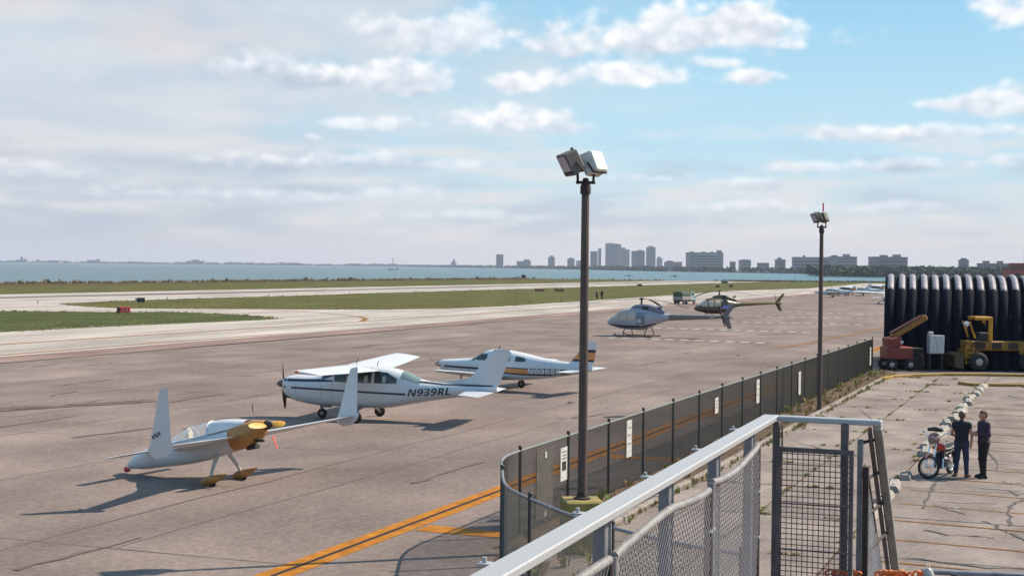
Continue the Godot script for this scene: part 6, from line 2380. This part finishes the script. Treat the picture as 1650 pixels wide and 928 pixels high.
# faces +z; arms: [[elbow, wrist, hand direction, palm], ...] for left (+x) and right (-x)
func person(label: String, group: String, at: Vector3, turn: float, h: float, arms: Array, feet: Array, shirt: Material, trousers: Material, shoes: Material, skin: Material, hair: Material, opt := {}) -> Node3D:
	var t := thing("person", label, "person", group, at, turn)
	var s := h / 1.78
	var cell: float = opt.get("cell", 0.019)
	var P := func(x: float, y: float, z: float) -> Vector3: return Vector3(x, y, z) * s
	var hipL: Vector3 = P.call(0.09, 0.93, 0.0)
	var hipR: Vector3 = P.call(-0.09, 0.93, 0.0)
	var aL: Vector3 = P.call(feet[0].x, 0.085, feet[0].z)
	var aR: Vector3 = P.call(feet[1].x, 0.085, feet[1].z)
	var kL: Vector3 = hipL.lerp(aL, 0.5) + Vector3(0.005, 0, 0.03) * s
	var kR: Vector3 = hipR.lerp(aR, 0.5) + Vector3(-0.005, 0, 0.03) * s
	var toeL: Vector3 = aL + (Vector3(0.045, -0.05, 0.16) * s)
	var toeR: Vector3 = aR + (Vector3(-0.045, -0.05, 0.16) * s)
	var shL: Vector3 = P.call(0.185, 1.43, 0.0)
	var shR: Vector3 = P.call(-0.185, 1.43, 0.0)
	var eL: Vector3 = arms[0][0] * s
	var wL: Vector3 = arms[0][1] * s
	var eR: Vector3 = arms[1][0] * s
	var wR: Vector3 = arms[1][1] * s
	var head: Vector3 = P.call(0, 1.655, 0.03)
	var legs := [[hipL, kL, 0.088 * s, 0.06 * s], [kL, aL, 0.058 * s, 0.04 * s], [hipR, kR, 0.088 * s, 0.06 * s], [kR, aR, 0.058 * s, 0.04 * s], [hipL, hipR, 0.10 * s, 0.10 * s]]
	var torso := [[P.call(0.05, 0.98, 0.0), P.call(0.05, 1.22, 0.01), 0.115 * s, 0.105 * s], [P.call(-0.05, 0.98, 0), P.call(-0.05, 1.22, 0.01), 0.115 * s, 0.105 * s], [P.call(0.07, 1.22, 0.01), P.call(0.1, 1.38, 0.0), 0.105 * s, 0.10 * s], [P.call(-0.07, 1.22, 0.01), P.call(-0.1, 1.38, 0.0), 0.105 * s, 0.10 * s], [shL, shR, 0.062 * s, 0.062 * s], [P.call(0, 1.43, -0.01), P.call(0, 1.5, 0.0), 0.075 * s, 0.058 * s]]
	var armb := [[shL, eL, 0.05 * s, 0.039 * s], [eL, wL, 0.039 * s, 0.028 * s], [shR, eR, 0.05 * s, 0.039 * s], [eR, wR, 0.039 * s, 0.028 * s]]
	var neck := [[P.call(0, 1.47, 0), P.call(0, 1.58, 0.015), 0.056 * s, 0.052 * s]]
	var headb := [[head + Vector3(0, 0.035, -0.015) * s, head + Vector3(0, 0.03, 0.02) * s, 0.088 * s, 0.082 * s], [head + Vector3(0, -0.06, 0.045) * s, head + Vector3(0, 0.0, 0.03) * s, 0.05 * s, 0.07 * s], [head + Vector3(0, 0.01, 0.1) * s, head + Vector3(0, -0.025, 0.118) * s, 0.011 * s, 0.016 * s]]
	for e in [-1.0, 1.0]:
		headb.append([head + Vector3(e * 0.08, 0.02, 0) * s, head + Vector3(e * 0.088, -0.02, 0.005) * s, 0.018 * s, 0.013 * s])
	var feetb := [[aL, aL + Vector3(0, -0.045, -0.04) * s, 0.04 * s, 0.04 * s], [aL, toeL, 0.045 * s, 0.032 * s], [aR, aR + Vector3(0, -0.045, -0.04) * s, 0.04 * s, 0.04 * s], [aR, toeR, 0.045 * s, 0.032 * s]]
	var mb := MB.new()
	nets(mb, legs + torso + armb + neck + feetb, cell, 0.012)
	nets(mb, headb + [[P.call(0, 1.5, 0), P.call(0, 1.58, 0.015), 0.05 * s, 0.05 * s]], minf(cell, 0.011), 0.012)
	if not opt.get("far", false):
		nets(mb, hand_bones(wL, arms[0][2].normalized(), arms[0][3].normalized(), 1.0, 0.35), 0.006, 0.004)
		nets(mb, hand_bones(wR, arms[1][2].normalized(), arms[1][3].normalized(), -1.0, 0.35), 0.006, 0.004)
	put("body", mb, skin, t)
	var grown := func(list: Array, g: float) -> Array:
		var out := []
		for b in list:
			out.append([b[0], b[1], b[2] + g, b[3] + g])
		return out
	mb = MB.new()
	var tb: Array = grown.call(torso, 0.018)
	if opt.get("sleeves", true):
		tb += grown.call([armb[0], [eL, eL.lerp(wL, 0.85), 0.042 * s, 0.034 * s], armb[2], [eR, eR.lerp(wR, 0.85), 0.042 * s, 0.034 * s]], 0.016)
	else:
		tb += grown.call([[shL, shL.lerp(eL, 0.3), 0.052 * s, 0.05 * s], [shR, shR.lerp(eR, 0.3), 0.052 * s, 0.05 * s]], 0.012)
	nets(mb, tb, cell, 0.014)
	put("jacket" if opt.get("sleeves", true) else "vest", mb, shirt, t)
	mb = MB.new()
	nets(mb, grown.call(legs, 0.017), cell, 0.012)
	put("trousers", mb, trousers, t)
	mb = MB.new()
	nets(mb, grown.call(feetb, 0.012), cell, 0.01)
	put("shoes", mb, shoes, t)
	mb = MB.new()
	nets(mb, [[head + Vector3(0, 0.05, -0.025) * s, head + Vector3(0, 0.06, 0.015) * s, 0.094 * s, 0.082 * s], [head + Vector3(0, 0.0, -0.05) * s, head + Vector3(0, -0.05, -0.045) * s, 0.07 * s, 0.05 * s]], minf(cell, 0.014), 0.012)
	put("hair", mb, hair, t)
	if opt.has("cap"):
		mb = MB.new()
		nets(mb, [[head + Vector3(0, 0.085, -0.01) * s, head + Vector3(0, 0.085, 0.02) * s, 0.082 * s, 0.078 * s], [head + Vector3(0, 0.07, 0.09) * s, head + Vector3(0, 0.06, 0.14) * s, 0.02, 0.012]], 0.014, 0.012)
		put("cap", mb, opt.cap, t)
	return t


func build_people():
	var skin := mat(C(0.40, 0.19, 0.12), 0.55)
	skin.subsurf_scatter_enabled = true
	skin.subsurf_scatter_strength = 0.05
	var brown := mat(C(0.09, 0.045, 0.02), 0.7)
	var denim := mat(C(0.035, 0.045, 0.10), 0.85, "fine", Vector3(4, 4, 4))
	var dark := mat(C(0.018, 0.02, 0.026), 0.85, "fine", Vector3(4, 4, 4))
	var plum := mat(C(0.05, 0.025, 0.055), 0.85, "fine", Vector3(4, 4, 4))
	var black := mat(C(0.015, 0.013, 0.016), 0.85, "fine", Vector3(4, 4, 4))
	var boots := mat(C(0.12, 0.05, 0.035), 0.6)
	person("person in dark sleeveless vest, jeans and pale cap standing beside the motorcycle", "", F(41.72, 2.98, 0.012), deg_to_rad(150), 1.80,
		[[Vector3(0.27, 1.16, -0.02), Vector3(0.17, 1.05, 0.19), Vector3(-0.5, -0.1, 0.8), Vector3(-0.7, -0.3, -0.4)], [Vector3(-0.28, 1.16, -0.03), Vector3(-0.24, 0.92, 0.08), Vector3(0.0, -0.95, 0.2), Vector3(0.9, 0, 0.2)]],
		[Vector3(0.15, 0, 0.02), Vector3(-0.15, 0, -0.03)], dark, denim, boots, skin, brown, {"sleeves": false, "cap": mat(C(0.55, 0.50, 0.45), 0.8)})
	person("person in dark plum jacket and black trousers facing the motorcycle, hands together", "", F(41.72, 2.40, 0.012), deg_to_rad(-80), 1.84,
		[[Vector3(0.26, 1.17, 0.0), Vector3(0.07, 1.17, 0.22), Vector3(-0.9, 0.1, 0.3), Vector3(-0.3, -0.2, -0.9)], [Vector3(-0.26, 1.17, 0.0), Vector3(-0.07, 1.19, 0.23), Vector3(0.9, 0.1, 0.25), Vector3(0.3, -0.2, -0.9)]],
		[Vector3(0.10, 0, 0.03), Vector3(-0.10, 0, -0.03)], plum, black, black, skin, brown)
	var far := {"cell": 0.04, "far": true}
	var hang := [[Vector3(0.25, 1.15, -0.02), Vector3(0.24, 0.9, 0.08), Vector3(0, -1, 0.1), Vector3(-1, 0, 0)], [Vector3(-0.25, 1.15, -0.02), Vector3(-0.24, 0.9, 0.08), Vector3(0, -1, 0.1), Vector3(1, 0, 0)]]
	person("distant person in grey clothes standing on the grass edge, left of a pair", "", Vector3(14.85, 0, -255), 0.6, 1.68, hang, [Vector3(0.12, 0, 0), Vector3(-0.12, 0, 0.04)], mat(C(0.10, 0.10, 0.09), 0.9), black, black, skin, brown, far)
	person("distant person in dark clothes standing on the grass edge, right of a pair", "", Vector3(15.75, 0, -255.2), -0.7, 1.74, hang, [Vector3(0.13, 0, 0), Vector3(-0.13, 0, 0.02)], dark, black, black, skin, brown, far)


# ---------------------------------------------------------------- plants
func tuft_mesh(seed_: int, n: int, h: float, spread: float, w: float) -> ArrayMesh:
	var g := RandomNumberGenerator.new()
	g.seed = seed_
	var mb := MB.new()
	for i in n:
		var a := g.randf() * TAU
		var b := Vector3(cos(a), 0, sin(a))
		var r := g.randf() * spread * 0.4
		var p := b * r
		var lean := g.randf_range(0.15, 0.9)
		var hh := h * g.randf_range(0.5, 1.0)
		var m := p + b * spread * lean * 0.35 + Vector3(0, hh * 0.62, 0)
		var tip := p + b * spread * lean + Vector3(0, hh, 0)
		var c := Vector3(-b.z, 0, b.x).rotated(Vector3.UP, g.randf_range(-0.6, 0.6)) * w
		mb.quad(p - c * 0.5, p + c * 0.5, m + c, m - c, Vector3(b.x, 0.6, b.z))
		mb.tri(m - c, m + c, tip, Vector3(b.x, 0.6, b.z))
	return mb.mesh()


func build_plants():
	var green := mat(C(0.13, 0.15, 0.035), 0.85)
	green.backlight_enabled = true
	green.backlight = Color(0.25, 0.25, 0.1)
	var dry := mat(C(0.28, 0.20, 0.09), 0.9)
	dry.backlight_enabled = true
	dry.backlight = Color(0.25, 0.2, 0.12)
	var weed := tuft_mesh(3, 16, 0.26, 0.16, 0.012)
	var flat := tuft_mesh(4, 18, 0.10, 0.17, 0.016)
	var tall := tuft_mesh(5, 14, 0.9, 0.45, 0.05)
	var a := []
	var b := []
	# along the kerb and the foot of the fence
	for i in 520:
		var u := rng.randf_range(22.5, 82)
		var edge := rng.randf() < 0.55
		var v := 9.32 + rng.randfn(0, 0.06) if edge else rng.randf_range(9.7, 10.95)
		if u < 28 and not edge:
			v = rng.randf_range(8.2, 9.8)
		var s := rng.randf_range(0.5, 1.3) * (0.7 if edge else 1.0)
		var tr := Transform3D(Basis(Vector3.UP, rng.randf() * TAU).scaled(Vector3(s, s * rng.randf_range(0.6, 1.2), s)), F(u, v, 0.02))
		(a if rng.randf() < 0.55 else b).append(tr)
	scatter("kerb_weeds", weed, a, green)
	scatter("dry_kerb_weeds", weed, b, dry)
	# in the slab joints and round the wheel stops
	a = []
	b = []
	for i in 700:
		var u := 19.6 + 4.6 * rng.randi_range(1, 13) + rng.randfn(0, 0.04)
		var v := rng.randf_range(4.5, 9.3)
		if rng.randf() < 0.3:
			u = rng.randf_range(24, 80)
			v = 6.92 + rng.randfn(0, 0.03)
		if rng.randf() < 0.35:
			u = rng.randf_range(30, 76)
			v = 4.47 + rng.randfn(0, 0.12)
		if sin(u * 1.7 + v * 2.9) < -0.1:
			continue
		var s := rng.randf_range(0.35, 1.0)
		(a if rng.randf() < 0.5 else b).append(Transform3D(Basis(Vector3.UP, rng.randf() * TAU).scaled(Vector3(s, s, s)), F(u, v, 0.01)))
	scatter("joint_weeds", flat, a, green)
	scatter("dry_joint_weeds", flat, b, dry)
	# rank growth along the lake shore
	a = []
	b = []
	for i in 3000:
		var u := rng.randf_range(-90, 655)
		var v := 258.5 - maxf(u, 0) * 0.0205 - absf(rng.randfn(0, 3.2)) - 0.5
		if u > 640:
			v = rng.randf_range(170, 243)
		var s := rng.randf_range(0.3, 0.95) * (1.8 if rng.randf() < 0.06 else 1.0)
		(a if rng.randf() < 0.35 else b).append(Transform3D(Basis(Vector3.UP, rng.randf() * TAU).scaled(Vector3(s * 1.4, s, s * 1.4)), F(u, v, 0)))
	for i in 900:
		var w := rng.randf()
		var u := lerpf(664, 725, w)
		var v := lerpf(150, 50, w) + rng.randfn(0, 4)
		var s := rng.randf_range(0.5, 1.1)
		(a if rng.randf() < 0.6 else b).append(Transform3D(Basis(Vector3.UP, rng.randf() * TAU).scaled(Vector3(s * 1.4, s, s * 1.4)), F(u - 6, v, 0)))
	scatter("shore_growth", tall, a, mat(C(0.15, 0.14, 0.06), 0.95))
	scatter("dry_shore_growth", tall, b, mat(C(0.27, 0.18, 0.10), 0.95))
	# ragged edges of the grass strips
	a = []
	b = []
	var rims := [[[60, 81], [93.5, 80.2], [109, 79.5], [127.4, 76.8], [131.5, 77.2], [137.1, 82.6], [140.8, 90], [142.7, 98.6], [138, 101.8], [133.2, 114.3]], [[163, 128.5], [157.6, 124.9], [151, 114.3], [150, 108.6], [158, 95.3], [166, 83.3], [176, 77.9], [194, 76.3], [295, 79.8], [368, 84], [446, 76.5]], [[176, 131.4], [250, 131.4], [420, 131.4], [600, 131.4]], [[60, 171.2], [250, 171.2], [420, 171.2], [600, 171.2]]]
	for r in rims:
		for i in r.size() - 1:
			var len_ := Vector2(r[i + 1][0] - r[i][0], r[i + 1][1] - r[i][1]).length()
			for k in int(len_ * 3.0):
				var w := rng.randf()
				var s := rng.randf_range(0.5, 1.5)
				(a if rng.randf() < 0.6 else b).append(Transform3D(Basis(Vector3.UP, rng.randf() * TAU).scaled(Vector3(s * 1.5, s * 0.45, s * 1.5)), F(lerpf(r[i][0], r[i + 1][0], w) + rng.randfn(0, 0.3), lerpf(r[i][1], r[i + 1][1], w) + rng.randfn(0, 0.3), 0)))
	scatter("grass_fringe", weed, a, mat(C(0.20, 0.21, 0.065), 0.95))
	scatter("dry_grass_fringe", weed, b, mat(C(0.30, 0.24, 0.11), 0.95))
	# single bushes standing on the shore
	var crown := crown_mesh(77, 90, Vector3(1.0, 0.75, 1.0), 0.28)
	var leaf := mat(C(0.035, 0.045, 0.022), 0.95)
	var spots := [[26, 452.0, 0.75, "round dark shore bush at the far left edge"], [76, 451.5, 1.1, "largest dark shore bush on the left, above the grass strip"], [492, 449.5, 1.3, "small dark shore bush below the faint left coast, first right of the middle left"], [564, 448.5, 1.2, "small dark shore bush left of the lone work boat"], [768, 447.5, 1.2, "small dark shore bush left of the lone skyline tower"], [856, 446.5, 1.7, "upright dark shore bush, left of three near the lamp pole"], [880, 446.5, 2.2, "tallest dark shore bush, middle of three near the lamp pole"], [926, 446.0, 1.6, "broad dark shore bush right beside the near lamp pole"]]
	for s in spots:
		# walk along the shoreline to the heading of the bush
		var az: float = (s[0] - 825) / 2350.0
		var u := -90.0
		while u < 640.0:
			var p := F(u, 257.0 - maxf(u, 0) * 0.0205, 0)
			if p.x / -p.z >= az:
				break
			u += 1.0
		var at := F(u, 257.0 - maxf(u, 0) * 0.0205, 0)
		var o := thing("shore_bush", s[3], "bush", "bushes along the lake shore", at, 0)
		var mb := MB.new()
		for k in 3:
			mb.tube([Vector3(0, 0, 0), Vector3(rng.randf_range(-0.2, 0.2), s[2] * 0.35, rng.randf_range(-0.2, 0.2))], [0.06, 0.03], 5)
		put("stem", mb, M.rust, o)
		var c := put_mesh("crown", crown, leaf, o)
		c.scale = Vector3(s[2] * 0.62, s[2] * 0.62, s[2] * 0.62)
		c.position.y = 0.15
